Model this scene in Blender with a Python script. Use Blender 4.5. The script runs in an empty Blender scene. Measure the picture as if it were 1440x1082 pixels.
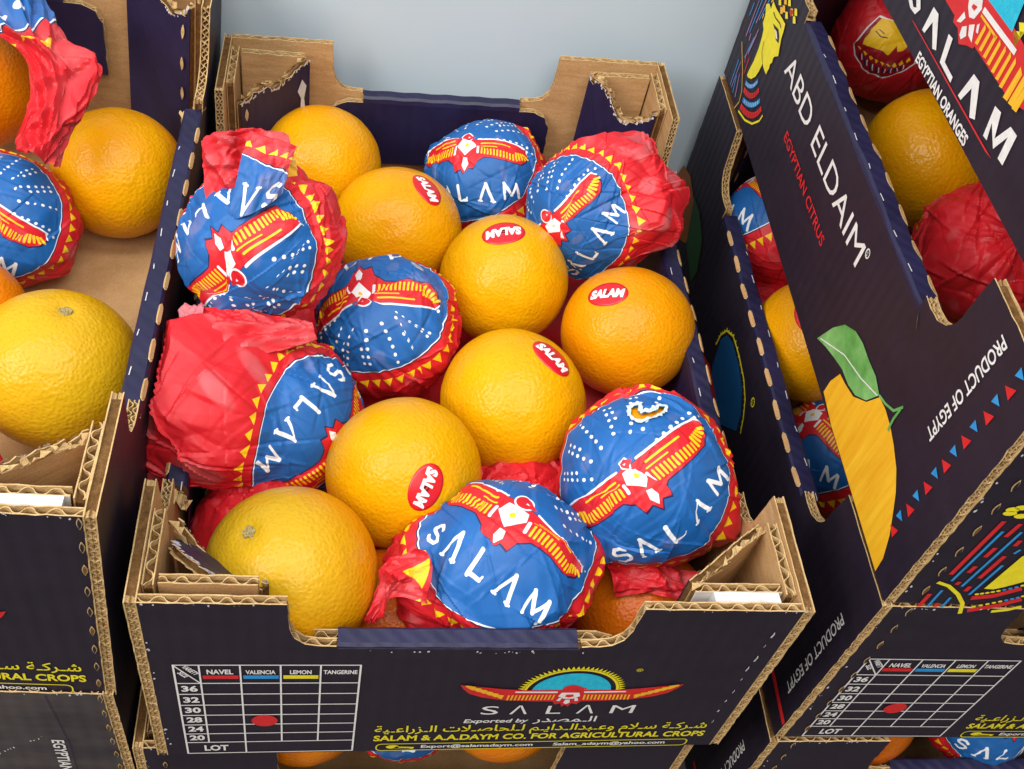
import bpy, bmesh, math, random
import numpy as np
from math import sin, cos, pi, radians
from mathutils import Vector

scene = bpy.context.scene
COL = scene.collection

# ------------------------------------------------------------------ camera
cam_data = bpy.data.cameras.new("camera")
cam_data.sensor_width = 36.0
cam_data.lens = 40.004
cam_data.clip_start = 0.01
cam_data.clip_end = 50.0
cam = bpy.data.objects.new("camera", cam_data)
COL.objects.link(cam)
cam.location = (-0.07479, -0.24088, 0.57701)
cam.rotation_euler = (0.710043, -0.153413, -0.073208)
scene.camera = cam

# ------------------------------------------------------------------ light
world = bpy.data.worlds.new("World")
scene.world = world
world.use_nodes = True
bg = world.node_tree.nodes["Background"]
bg.inputs[0].default_value = (1.0, 0.985, 0.96, 1)
bg.inputs[1].default_value = 0.36

def area_lamp(name, loc, target, sx, sy, watts, colour):
    d = bpy.data.lights.new(name, 'AREA')
    d.shape = 'RECTANGLE'
    d.size, d.size_y = sx, sy
    d.energy = watts
    d.color = colour
    o = bpy.data.objects.new(name, d)
    COL.objects.link(o)
    o.location = loc
    o.rotation_euler = (Vector(target) - Vector(loc)).to_track_quat('-Z', 'Y').to_euler()
    return o

# shop ceiling: one bright fitting above and behind the viewer, a second row further off
area_lamp("ceiling_lamp", (0.05, -1.10, 1.75), (0.0, 0.3, 0.1), 1.2, 0.9, 24, (1.0, 0.95, 0.88))
area_lamp("ceiling_lamp_row", (-1.60, -0.70, 1.55), (0.2, 0.25, 0.2), 0.9, 1.3, 50, (1.0, 0.97, 0.93))
area_lamp("ceiling_lamp_row", (0.0, -0.25, 2.4), (0.0, 0.45, 0.3), 2.6, 0.5, 44, (0.96, 0.98, 1.0))
scene.view_settings.view_transform = 'Standard'
scene.view_settings.look = 'None'
scene.view_settings.exposure = -0.15
scene.view_settings.gamma = 1.0

# ------------------------------------------------------------------ materials
MATS = {}
def srgb(r, g, b):
    f = lambda c: (c / 255 / 12.92) if c / 255 <= 0.04045 else ((c / 255 + 0.055) / 1.055) ** 2.4
    return (f(r), f(g), f(b), 1)

def new_mat(name):
    m = bpy.data.materials.new(name)
    m.use_nodes = True
    MATS[name] = m
    nt = m.node_tree
    return m, nt, nt.nodes["Principled BSDF"]

def nd(nt, kind, **kw):
    n = nt.nodes.new(kind)
    for k, v in kw.items():
        setattr(n, k, v)
    return n

def flat(name, col, rough=0.5, spec=0.35):
    m, nt, b = new_mat(name)
    b.inputs['Base Color'].default_value = col
    b.inputs['Roughness'].default_value = rough
    b.inputs['Specular IOR Level'].default_value = spec
    return m

def board_mat(name, c1, c2, rough, spec, scale=(60, 60, 60), speck=0.0, bump=0.15, scuff=None, ribs=0.0):
    """paper or printed board: fibres, soft mottling, optional pale scuffs"""
    m, nt, b = new_mat(name)
    L = nt.links.new
    tc = nd(nt, 'ShaderNodeTexCoord')
    mp = nd(nt, 'ShaderNodeMapping')
    mp.inputs['Scale'].default_value = scale
    L(tc.outputs['Object'], mp.inputs['Vector'])
    n1 = nd(nt, 'ShaderNodeTexNoise')
    n1.inputs['Scale'].default_value = 1.0
    n1.inputs['Detail'].default_value = 5
    n1.inputs['Roughness'].default_value = 0.65
    L(mp.outputs[0], n1.inputs['Vector'])
    r1 = nd(nt, 'ShaderNodeValToRGB')
    r1.color_ramp.elements[0].position = 0.3
    r1.color_ramp.elements[1].position = 0.72
    r1.color_ramp.elements[0].color = c1
    r1.color_ramp.elements[1].color = c2
    L(n1.outputs['Fac'], r1.inputs[0])
    colour = r1.outputs[0]
    n2 = nd(nt, 'ShaderNodeTexNoise')
    n2.inputs['Scale'].default_value = 1400
    n2.inputs['Detail'].default_value = 2
    L(tc.outputs['Object'], n2.inputs['Vector'])
    if speck:
        mx = nd(nt, 'ShaderNodeMix', data_type='RGBA', blend_type='MULTIPLY')
        mx.inputs[0].default_value = speck
        r2 = nd(nt, 'ShaderNodeValToRGB')
        r2.color_ramp.elements[0].position = 0.3
        r2.color_ramp.elements[0].color = (0.45, 0.4, 0.35, 1)
        r2.color_ramp.elements[1].position = 0.6
        L(n2.outputs['Fac'], r2.inputs[0])
        L(colour, mx.inputs[6]); L(r2.outputs[0], mx.inputs[7])
        colour = mx.outputs[2]
    if scuff:
        n3 = nd(nt, 'ShaderNodeTexNoise')
        n3.inputs['Scale'].default_value = 55
        n3.inputs['Detail'].default_value = 8
        n3.inputs['Roughness'].default_value = 0.75
        L(tc.outputs['Object'], n3.inputs['Vector'])
        r3 = nd(nt, 'ShaderNodeValToRGB')
        r3.color_ramp.elements[0].position = 0.66
        r3.color_ramp.elements[0].color = (0, 0, 0, 1)
        r3.color_ramp.elements[1].position = 0.80
        r3.color_ramp.elements[1].color = (0.55, 0.55, 0.55, 1)
        L(n3.outputs['Fac'], r3.inputs[0])
        mx = nd(nt, 'ShaderNodeMix', data_type='RGBA')
        L(r3.outputs[0], mx.inputs[0])
        L(colour, mx.inputs[6])
        mx.inputs[7].default_value = scuff
        colour = mx.outputs[2]
    L(colour, b.inputs['Base Color'])
    rr = nd(nt, 'ShaderNodeMapRange')
    rr.inputs['To Min'].default_value = rough - 0.08
    rr.inputs['To Max'].default_value = rough + 0.1
    L(n1.outputs['Fac'], rr.inputs['Value'])
    L(rr.outputs[0], b.inputs['Roughness'])
    b.inputs['Specular IOR Level'].default_value = spec
    bp = nd(nt, 'ShaderNodeBump')
    bp.inputs['Strength'].default_value = bump
    bp.inputs['Distance'].default_value = 0.0006
    ad = nd(nt, 'ShaderNodeMath', operation='ADD')
    L(n1.outputs['Fac'], ad.inputs[0]); L(n2.outputs['Fac'], ad.inputs[1])
    L(ad.outputs[0], bp.inputs['Height'])
    if ribs:      # fluting showing faintly through the printed liner
        sx = nd(nt, 'ShaderNodeSeparateXYZ'); L(tc.outputs['Object'], sx.inputs[0])
        a2 = nd(nt, 'ShaderNodeMath', operation='ADD'); L(sx.outputs[0], a2.inputs[0]); L(sx.outputs[1], a2.inputs[1])
        ml = nd(nt, 'ShaderNodeMath', operation='MULTIPLY'); L(a2.outputs[0], ml.inputs[0]); ml.inputs[1].default_value = 6.2832 / 0.0088
        sn = nd(nt, 'ShaderNodeMath', operation='SINE'); L(ml.outputs[0], sn.inputs[0])
        b2 = nd(nt, 'ShaderNodeBump'); b2.inputs['Strength'].default_value = ribs; b2.inputs['Distance'].default_value = 0.0004
        L(sn.outputs[0], b2.inputs['Height']); L(bp.outputs[0], b2.inputs['Normal']); L(b2.outputs[0], b.inputs['Normal'])
    else:
        L(bp.outputs[0], b.inputs['Normal'])
    return m

board_mat('ink_outer', srgb(33, 26, 38), srgb(41, 32, 45), 0.5, 0.25, (30, 30, 70), 0.12, 0.10, srgb(86, 78, 88), 0.22)  # same navy ink as inside, with warm reflected light mixed into the colour
board_mat('ink_worn', srgb(46, 40, 46), srgb(82, 74, 74), 0.6, 0.3, (14, 14, 40), 0.3, 0.15, srgb(120, 110, 104), 0.3)
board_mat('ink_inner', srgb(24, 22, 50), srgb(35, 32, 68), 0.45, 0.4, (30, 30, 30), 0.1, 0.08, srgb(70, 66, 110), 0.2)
board_mat('kraft', srgb(176, 134, 88), srgb(202, 162, 114), 0.8, 0.15, (40, 40, 260), 0.35, 0.3)
board_mat('kraft_edge', srgb(176, 142, 94), srgb(214, 184, 134), 0.85, 0.1, (220, 220, 220), 0.4, 0.5)
board_mat('kraft_core', srgb(84, 58, 32), srgb(124, 90, 54), 0.9, 0.05, (300, 300, 300), 0.4, 0.4)
board_mat('white_liner', srgb(186, 186, 188), srgb(210, 209, 206), 0.7, 0.2, (90, 90, 90), 0.1, 0.1)
board_mat('chip_white', srgb(170, 165, 175), srgb(222, 216, 214), 0.8, 0.15, (700, 700, 700), 0.2, 0.2)
board_mat('print_white', srgb(215, 212, 210), srgb(236, 232, 228), 0.55, 0.3, (200, 200, 200), 0.1, 0.05)
board_mat('print_red', srgb(196, 30, 34), srgb(216, 40, 42), 0.5, 0.35, (200, 200, 200), 0.1, 0.05)
board_mat('print_blue', srgb(34, 130, 196), srgb(48, 150, 214), 0.5, 0.35, (200, 200, 200), 0.1, 0.05)
board_mat('print_blue_shaded', srgb(16, 74, 122), srgb(22, 84, 134), 0.5, 0.3, (200, 200, 200), 0.1, 0.05)  # sun blue darkened: shade between the crates is put into the colour
board_mat('print_leaf_shaded', srgb(30, 66, 32), srgb(44, 86, 44), 0.5, 0.3, (160, 40, 40), 0.1, 0.05)  # leaf green with the crate gap's shade painted into it
board_mat('print_rust', srgb(150, 82, 24), srgb(172, 98, 30), 0.5, 0.3, (160, 40, 40), 0.1, 0.05)
board_mat('print_cyan', srgb(20, 172, 206), srgb(48, 196, 222), 0.5, 0.35, (300, 300, 300), 0.3, 0.05)
board_mat('print_yellow', srgb(222, 206, 30), srgb(238, 222, 40), 0.5, 0.35, (200, 200, 200), 0.1, 0.05)
board_mat('print_amber', srgb(226, 160, 24), srgb(242, 190, 44), 0.5, 0.35, (60, 200, 20), 0.1, 0.05)
board_mat('print_leaf', srgb(66, 140, 56), srgb(140, 196, 120), 0.5, 0.35, (160, 40, 40), 0.1, 0.05)
board_mat('print_violet', srgb(120, 90, 150), srgb(190, 130, 170), 0.5, 0.35, (160, 40, 40), 0.1, 0.05)
flat('print_black', srgb(26, 20, 24), 0.5, 0.3)
flat('hole_dark', srgb(40, 28, 18), 0.9, 0.05)
board_mat('sticker_red', srgb(196, 22, 34), srgb(206, 28, 40), 0.32, 0.5, (80, 80, 80), 0.05, 0.05)
flat('sticker_white', srgb(240, 236, 232), 0.35, 0.5)
board_mat('paper_torn', srgb(160, 190, 200), srgb(226, 222, 210), 0.8, 0.1, (500, 500, 500), 0.2, 0.2)
board_mat('paper_inside', srgb(176, 80, 96), srgb(214, 140, 146), 0.55, 0.3, (120, 120, 120), 0.2, 0.2)
board_mat('stem_cork', srgb(120, 100, 50), srgb(196, 180, 130), 0.85, 0.1, (900, 900, 900), 0.4, 0.5)
board_mat('wall_paint', srgb(188, 203, 213), srgb(193, 207, 216), 0.7, 0.2, (6, 6, 6), 0.03, 0.02)
board_mat('shop_floor', srgb(70, 68, 66), srgb(92, 90, 86), 0.5, 0.3, (8, 8, 8), 0.2, 0.05)

def peel_material():
    m, nt, b = new_mat('orange_peel')
    L = nt.links.new
    oi = nd(nt, 'ShaderNodeObjectInfo')
    tc = nd(nt, 'ShaderNodeTexCoord')
    at = nd(nt, 'ShaderNodeAttribute', attribute_name='green')
    # mottling
    n1 = nd(nt, 'ShaderNodeTexNoise'); n1.inputs['Scale'].default_value = 38; n1.inputs['Detail'].default_value = 4
    L(tc.outputs['Object'], n1.inputs['Vector'])
    hs = nd(nt, 'ShaderNodeHueSaturation')
    mr = nd(nt, 'ShaderNodeMapRange'); mr.inputs['From Min'].default_value = 0.3; mr.inputs['From Max'].default_value = 0.7
    mr.inputs['To Min'].default_value = 0.494; mr.inputs['To Max'].default_value = 0.506
    L(n1.outputs['Fac'], mr.inputs['Value']); L(mr.outputs[0], hs.inputs['Hue'])
    L(oi.outputs['Color'], hs.inputs['Color'])
    # greener, yellower skin near the stem
    mg = nd(nt, 'ShaderNodeMix', data_type='RGBA')
    L(at.outputs['Fac'], mg.inputs[0]); L(hs.outputs[0], mg.inputs[6])
    mg.inputs[7].default_value = (0.52, 0.34, 0.012, 1)
    # oil glands: darker dots
    v = nd(nt, 'ShaderNodeTexVoronoi'); v.inputs['Scale'].default_value = 520; v.inputs['Randomness'].default_value = 1.0
    n0 = nd(nt, 'ShaderNodeTexNoise'); n0.inputs['Scale'].default_value = 240; n0.inputs['Detail'].default_value = 3
    L(tc.outputs['Object'], n0.inputs['Vector'])
    L(tc.outputs['Object'], v.inputs['Vector'])
    md = nd(nt, 'ShaderNodeMapRange'); md.inputs['From Min'].default_value = 0.0; md.inputs['From Max'].default_value = 0.45
    md.inputs['To Min'].default_value = 0.92; md.inputs['To Max'].default_value = 1.0
    L(v.outputs['Distance'], md.inputs['Value'])
    mm = nd(nt, 'ShaderNodeMix', data_type='RGBA', blend_type='MULTIPLY'); mm.inputs[0].default_value = 1.0
    L(mg.outputs[2], mm.inputs[6]); L(md.outputs[0], mm.inputs[7])
    # few dark scars
    n5 = nd(nt, 'ShaderNodeTexNoise'); n5.inputs['Scale'].default_value = 95; n5.inputs['Detail'].default_value = 6; n5.inputs['Roughness'].default_value = 0.7
    L(tc.outputs['Object'], n5.inputs['Vector'])
    sc = nd(nt, 'ShaderNodeMapRange'); sc.inputs['From Min'].default_value = 0.70; sc.inputs['From Max'].default_value = 0.80; sc.inputs['To Max'].default_value = 0.55
    L(n5.outputs['Fac'], sc.inputs['Value'])
    ms = nd(nt, 'ShaderNodeMix', data_type='RGBA')
    L(sc.outputs[0], ms.inputs[0]); L(mm.outputs[2], ms.inputs[6]); ms.inputs[7].default_value = (0.30, 0.17, 0.03, 1)
    L(ms.outputs[2], b.inputs['Base Color'])
    b.inputs['Roughness'].default_value = 0.29
    b.inputs['Specular IOR Level'].default_value = 0.22
    b.inputs['Subsurface Weight'].default_value = 0.12
    b.inputs['Subsurface Radius'].default_value = (0.006, 0.0025, 0.0006)
    b.inputs['Subsurface Scale'].default_value = 1.0
    # pebbled relief
    n2 = nd(nt, 'ShaderNodeTexNoise'); n2.inputs['Scale'].default_value = 360; n2.inputs['Detail'].default_value = 2.5; n2.inputs['Roughness'].default_value = 0.55
    L(tc.outputs['Object'], n2.inputs['Vector'])
    sm = nd(nt, 'ShaderNodeTexVoronoi', feature='SMOOTH_F1'); sm.inputs['Scale'].default_value = 520; sm.inputs['Smoothness'].default_value = 0.6
    L(tc.outputs['Object'], sm.inputs['Vector'])
    ad = nd(nt, 'ShaderNodeMath', operation='ADD')
    L(n2.outputs['Fac'], ad.inputs[0]); L(sm.outputs['Distance'], ad.inputs[1])
    bp = nd(nt, 'ShaderNodeBump'); bp.inputs['Strength'].default_value = 0.42; bp.inputs['Distance'].default_value = 0.0008
    L(ad.outputs[0], bp.inputs['Height']); L(bp.outputs[0], b.inputs['Normal'])
peel_material()

# ------------------------------------------------------------------ printed tissue (computed in memory)
# paper coordinates: the blue medallion has radius 1
SZ, EXT = 2048, 2.3
INK = {'blue': srgb(26, 92, 160)[:3], 'red': srgb(206, 30, 40)[:3], 'yel': srgb(246, 196, 22)[:3],
       'white': srgb(232, 234, 236)[:3], 'navy': srgb(36, 30, 70)[:3], 'deep': srgb(150, 16, 30)[:3]}
def make_print():
    img = np.empty((SZ, SZ, 3), np.float32)
    img[:] = INK['red']
    px = 2 * EXT / SZ
    ax = (np.arange(SZ) + 0.5) * px - EXT
    def win(x0, x1, y0, y1):
        i0 = max(0, int((x0 + EXT) / px) - 2); i1 = min(SZ, int((x1 + EXT) / px) + 3)
        j0 = max(0, int((y0 + EXT) / px) - 2); j1 = min(SZ, int((y1 + EXT) / px) + 3)
        X, Y = np.meshgrid(ax[i0:i1], ax[j0:j1])
        return (slice(j0, j1), slice(i0, i1)), X, Y
    def put(w, a, ink):
        a = a[..., None]
        img[w] = img[w] * (1 - a) + np.array(INK[ink], np.float32) * a
    def poly(pts, ink):
        pts = np.array(pts, float)
        w, X, Y = win(pts[:, 0].min(), pts[:, 0].max(), pts[:, 1].min(), pts[:, 1].max())
        a = np.zeros(X.shape, np.float32)
        for ox in (-.33, 0, .33):
            for oy in (-.33, 0, .33):
                ins = np.zeros(X.shape, bool)
                xs, ys = X + ox * px, Y + oy * px
                for k in range(len(pts)):
                    (xa, ya), (xb, yb) = pts[k - 1], pts[k]
                    if ya == yb: continue
                    ins ^= ((ya > ys) != (yb > ys)) & (xs < (xb - xa) * (ys - ya) / (yb - ya) + xa)
                a += ins
        put(w, a / 9, ink)
    def stroke(pts, wd, ink):
        pts = np.array(pts, float)
        w, X, Y = win(pts[:, 0].min() - wd, pts[:, 0].max() + wd, pts[:, 1].min() - wd, pts[:, 1].max() + wd)
        d = np.full(X.shape, 9.0)
        for a, b in zip(pts[:-1], pts[1:]):
            ab = b - a; t = np.clip(((X - a[0]) * ab[0] + (Y - a[1]) * ab[1]) / max(ab @ ab, 1e-9), 0, 1)
            d = np.minimum(d, np.hypot(X - a[0] - t * ab[0], Y - a[1] - t * ab[1]))
        put(w, np.clip((wd / 2 - d) / px + .5, 0, 1).astype(np.float32), ink)
    def disc(x, y, r, ink):
        w, X, Y = win(x - r, x + r, y - r, y + r)
        put(w, np.clip((r - np.hypot(X - x, Y - y)) / px + .5, 0, 1).astype(np.float32), ink)
    disc(0, 0, 1.014, 'navy'); disc(0, 0, 1.0, 'white'); disc(0, 0, .988, 'blue')
    n = 40
    for k in range(n):
        a = 2 * pi * k / n; h = pi / n * .8
        P = lambda r, t: (r * cos(t), r * sin(t))
        poly([P(1.13, a - h), P(1.13, a + h), P(1.235, a)], 'yel')
    # dotted rays above the bird
    for k in range(8):
        a = radians(10 + 160 * k / 7)
        for s in (-1, 1):
            for j in range(7):
                r = .40 + .085 * j + .03 * (k % 2)
                x, y = r * cos(a) - s * .034 * sin(a), .1 + r * sin(a) + s * .034 * cos(a)
                if x * x + y * y < .93 ** 2 and (s > 0 or (j > 1 and k % 3 != 1)) and y > .2:
                    disc(x, y, .0185, 'white')
    # bird
    wing = [(.0, .17), (.16, .17), (.80, .20), (.85, .14), (.83, .02), (.74, -.08), (.6, -.10), (.25, -.11), (.16, -.17), (.13, -.27), (.05, -.24), (0, -.32)]
    out = wing + [(-x, y) for x, y in wing[::-1]]
    big = [(x * 1.025, y * 1.06 - .005) for x, y in out]
    poly(big, 'navy'); poly(out, 'red')
    for s in (-1, 1):
        stroke([(s * .15, .185), (s * .80, .215)], .022, 'white')
        stroke([(s * .80, .215), (s * .86, .14)], .016, 'white')
        stroke([(s * .2, .115), (s * .56, .125)], .02, 'yel')
        stroke([(s * .17, .065), (s * .40, .07)], .014, 'yel')
        stroke([(s * .145, .03), (s * .155, -.06)], .03, 'white')
        for j in range(11):
            x = .2 + .042 * j
            stroke([(s * x, .025 - .001 * j), (s * (x + .006), -.065)], .021, 'yel')
        for j in range(5):
            x = .655 + .034 * j
            a = (x, .06 + .012 * j); b = (x + .02 + .012 * j, -.05 + .032 * j)
            stroke([(s * a[0], a[1]), (s * b[0], b[1])], .03, 'yel')
    disc(0.0, .2, .085, 'white'); disc(0.0, .2, .07, 'red'); poly([(.05, .24), (.12, .2), (.05, .16)], 'red')
    poly([(.02, .215), (.05, .205), (.02, .19)], 'white')
    poly([(-.09, .12), (.09, .12), (.12, .02), (0, -.1), (-.12, .02)], 'white'); disc(0, .03, .026, 'yel')
    for k in range(9):
        t = 2 * pi * k / 9
    poly([(-.02, -.12), (.03, -.13), (.045, -.2), (.0, -.27), (-.04, -.2)], 'white')
    # letters
    cap, y0, wd = .25, -.69, .042
    lay = [(-.64, 'S', 10), (-.35, 'V', 5), (-.02, 'L', 0), (.32, 'V', -4), (.66, 'M', -8)]
    S = [(.075, .19), (.03, .235), (-.04, .235), (-.075, .19), (-.06, .15), (.05, .11), (.08, .06), (.045, .015), (-.03, .01), (-.085, .05)]
    for x, ch, rot in lay:
        ca, sa = cos(radians(-rot)), sin(radians(-rot))
        yb = y0 + .22 * x * x
        T = lambda pts: [(x + .86 * (px_ * ca - py_ * sa), yb + .86 * (px_ * sa + py_ * ca)) for px_, py_ in pts]
        if ch == 'S': stroke(T(S), wd * .9, 'white')
        if ch == 'V':
            stroke(T([(-.1, 0), (.01, cap)]), wd * .7, 'white'); stroke(T([(.01, cap), (.1, 0)]), wd, 'white')
            stroke(T([(-.125, 0), (-.07, 0)]), wd * .5, 'white'); stroke(T([(.065, 0), (.13, 0)]), wd * .5, 'white')
        if ch == 'L':
            stroke(T([(-.06, 0), (-.06, cap)]), wd, 'white'); stroke(T([(-.06, .012), (.09, .012)]), wd * .8, 'white')
            stroke(T([(.09, .012), (.1, .05)]), wd * .5, 'white')
        if ch == 'M':
            stroke(T([(-.12, 0), (-.1, cap)]), wd * .7, 'white'); stroke(T([(-.1, cap), (.0, .06)]), wd, 'white')
            stroke(T([(.0, .06), (.1, cap)]), wd * .7, 'white'); stroke(T([(.1, cap), (.12, 0)]), wd, 'white')
    # profile bust with a beaded collar, on the plain red part of the sheet
    bx, by = 1.75, -1.75
    B = lambda pts: [(bx + x, by + y) for x, y in pts]
    poly(B([(-.42, .02), (-.36, -.16), (-.2, -.28), (.05, -.34), (.3, -.26), (.44, -.1), (.34, .42), (-.2, .46), (-.3, .3)]), 'white')
    poly(B([(-.40, .02), (-.34, -.15), (-.2, -.26), (.05, -.32), (.29, -.24), (.42, -.1), (.32, .40), (-.2, .44), (-.28, .3)]), 'deep')
    poly(B([(-.26, .08), (-.24, .3), (-.16, .44), (.18, .44), (.24, .2), (.2, .12), (.14, .12), (.12, .18), (.05, .06), (-.02, .1)]), 'yel')
    stroke(B([(-.16, .27), (-.08, .23), (.0, .24)]), .012, 'navy'); stroke(B([(-.17, .27), (-.13, .3), (-.05, .27)]), .01, 'navy')
    for k in range(9):
        x = -.3 + .078 * k; y = -.0 - .12 * sin(pi * (k + .4) / 9.5)
        poly(B([(x - .03, y), (x, y + .045), (x + .03, y), (x, y - .045)]), 'yel')
    for k in range(8):
        x = -.3 + .08 * k; y = -.1 - .13 * sin(pi * (k + .6) / 8.6)
        stroke(B([(x, y + .035), (x + .01, y - .035)]), .022, 'navy'); stroke(B([(x + .035, y + .03), (x + .042, y - .03)]), .012, 'white')
    # small imprint near the sheet edge
    for k in range(14):
        stroke([(1.45 + .03 * k, 1.75), (1.462 + .03 * k, 1.80 - .02 * (k % 3))], .012, 'white')
    im = bpy.data.images.new('tissue_print', SZ, SZ, alpha=False, float_buffer=True)
    im.colorspace_settings.name = 'Linear Rec.709'
    rgba = np.ones((SZ, SZ, 4), np.float32); rgba[..., :3] = img
    im.pixels.foreach_set(rgba.ravel()); im.update()
    try: im.pack()
    except Exception: pass
    return im

def tissue_material():
    im = make_print()
    m, nt, b = new_mat('tissue')
    L = nt.links.new
    uv = nd(nt, 'ShaderNodeUVMap'); uv.uv_map = 'print'
    tx = nd(nt, 'ShaderNodeTexImage'); tx.image = im; tx.extension = 'EXTEND'; tx.interpolation = 'Linear'
    L(uv.outputs[0], tx.inputs[0])
    tc = nd(nt, 'ShaderNodeTexCoord')
    # ink unevenness
    n1 = nd(nt, 'ShaderNodeTexNoise'); n1.inputs['Scale'].default_value = 70; n1.inputs['Detail'].default_value = 5
    L(tc.outputs['Object'], n1.inputs['Vector'])
    hs = nd(nt, 'ShaderNodeHueSaturation')
    mr = nd(nt, 'ShaderNodeMapRange'); mr.inputs['To Min'].default_value = 0.72; mr.inputs['To Max'].default_value = 1.2
    L(n1.outputs['Fac'], mr.inputs['Value']); L(mr.outputs[0], hs.inputs['Value']); L(tx.outputs[0], hs.inputs['Color'])
    # air pockets under the tissue look paler
    at = nd(nt, 'ShaderNodeAttribute', attribute_name='lift')
    mx = nd(nt, 'ShaderNodeMix', data_type='RGBA')
    L(at.outputs['Fac'], mx.inputs[0]); L(hs.outputs[0], mx.inputs[6]); mx.inputs[7].default_value = (0.66, 0.42, 0.44, 1)
    L(mx.outputs[2], b.inputs['Base Color'])
    b.inputs['Roughness'].default_value = 0.5
    b.inputs['Specular IOR Level'].default_value = 0.36
    b.inputs['Sheen Weight'].default_value = 0.0
    n2 = nd(nt, 'ShaderNodeTexNoise', noise_type='RIDGED_MULTIFRACTAL'); n2.inputs['Scale'].default_value = 60; n2.inputs['Detail'].default_value = 3
    L(tc.outputs['Object'], n2.inputs['Vector'])
    n3 = nd(nt, 'ShaderNodeTexVoronoi', feature='DISTANCE_TO_EDGE'); n3.inputs['Scale'].default_value = 95
    n4 = nd(nt, 'ShaderNodeTexNoise'); n4.inputs['Scale'].default_value = 50; n4.inputs['Detail'].default_value = 2
    L(tc.outputs['Object'], n4.inputs['Vector'])
    mv = nd(nt, 'ShaderNodeMix', data_type='VECTOR'); mv.inputs[0].default_value = 0.02
    L(tc.outputs['Object'], mv.inputs[4]); L(n4.outputs['Color'], mv.inputs[5]); L(mv.outputs[1], n3.inputs['Vector'])
    ad = nd(nt, 'ShaderNodeMath', operation='MULTIPLY_ADD'); ad.inputs[1].default_value = 0.35
    L(n2.outputs['Fac'], ad.inputs[0]); L(n3.outputs['Distance'], ad.inputs[2])
    bp = nd(nt, 'ShaderNodeBump'); bp.inputs['Strength'].default_value = 0.2; bp.inputs['Distance'].default_value = 0.0012
    L(ad.outputs[0], bp.inputs['Height']); L(bp.outputs[0], b.inputs['Normal'])
    return m
tissue_material()

# ------------------------------------------------------------------ mesh helpers
class MB:
    """collects faces of one part; build() links them as one mesh object"""
    def __init__(s): s.v, s.f, s.m, s.names = [], [], [], []
    def mat(s, n):
        if n not in s.names: s.names.append(n)
        return s.names.index(n)
    def add(s, verts, faces, mat):
        o = len(s.v); mi = s.mat(mat)
        s.v += [tuple(v) for v in verts]
        for f in faces: s.f.append([i + o for i in f]); s.m.append(mi)
    def quad(s, a, b, c, d, mat): s.add([a, b, c, d], [(0, 1, 2, 3)], mat)
    def build(s, name, parent=None, warp=None, smooth=False):
        me = bpy.data.meshes.new(name)
        vs = [warp(v) for v in s.v] if warp else s.v
        me.from_pydata(vs, [], s.f)
        for n in s.names: me.materials.append(MATS[n])
        me.polygons.foreach_set('material_index', s.m)
        if smooth: me.polygons.foreach_set('use_smooth', [True] * len(s.f))
        me.update()
        o = bpy.data.objects.new(name, me); COL.objects.link(o)
        if parent: o.parent = parent
        return o

def tag(o, label, cat, group=None, kind=None):
    o['label'] = label; o['category'] = cat
    if group: o['group'] = group
    if kind: o['kind'] = kind
    return o
def thing(name, loc, rz, label, cat, group=None):
    o = bpy.data.objects.new(name, None); COL.objects.link(o)
    o.empty_display_size = .02
    o.location = loc; o.rotation_euler = (0, 0, rz)
    return tag(o, label, cat, group)

def resample(outline, kinds, rng, amp):
    """polyline with cut edges broken up; returns points, edge kinds"""
    P, K = [], []
    n = len(outline)
    for i in range(n):
        a = np.array(outline[i], float); b = np.array(outline[(i + 1) % n], float)
        k = kinds[i]; L = np.linalg.norm(b - a)
        step = {'s': 9, 'w': .004, 'l': .005, 't': .0022}[k]
        m = max(1, int(L / step))
        nn = np.array([(b - a)[1], -(b - a)[0]]) / max(L, 1e-9)
        ph = rng.uniform(0, 6.28, 3); f = rng.uniform(.7, 1.3, 3)
        for j in range(m):
            t = j / m; q = a + (b - a) * t
            if j > 0 and k in amp:
                s = t * L
                d = amp[k] * (.5 * sin(s * 900 * f[0] + ph[0]) + .5 * sin(s * 330 * f[1] + ph[1]) + rng.uniform(-.6, .6)) * min(1, 4 * min(t, 1 - t) + .15)
                q = q + nn * d
            P.append(q); K.append(k)
    return np.array(P), K

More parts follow.
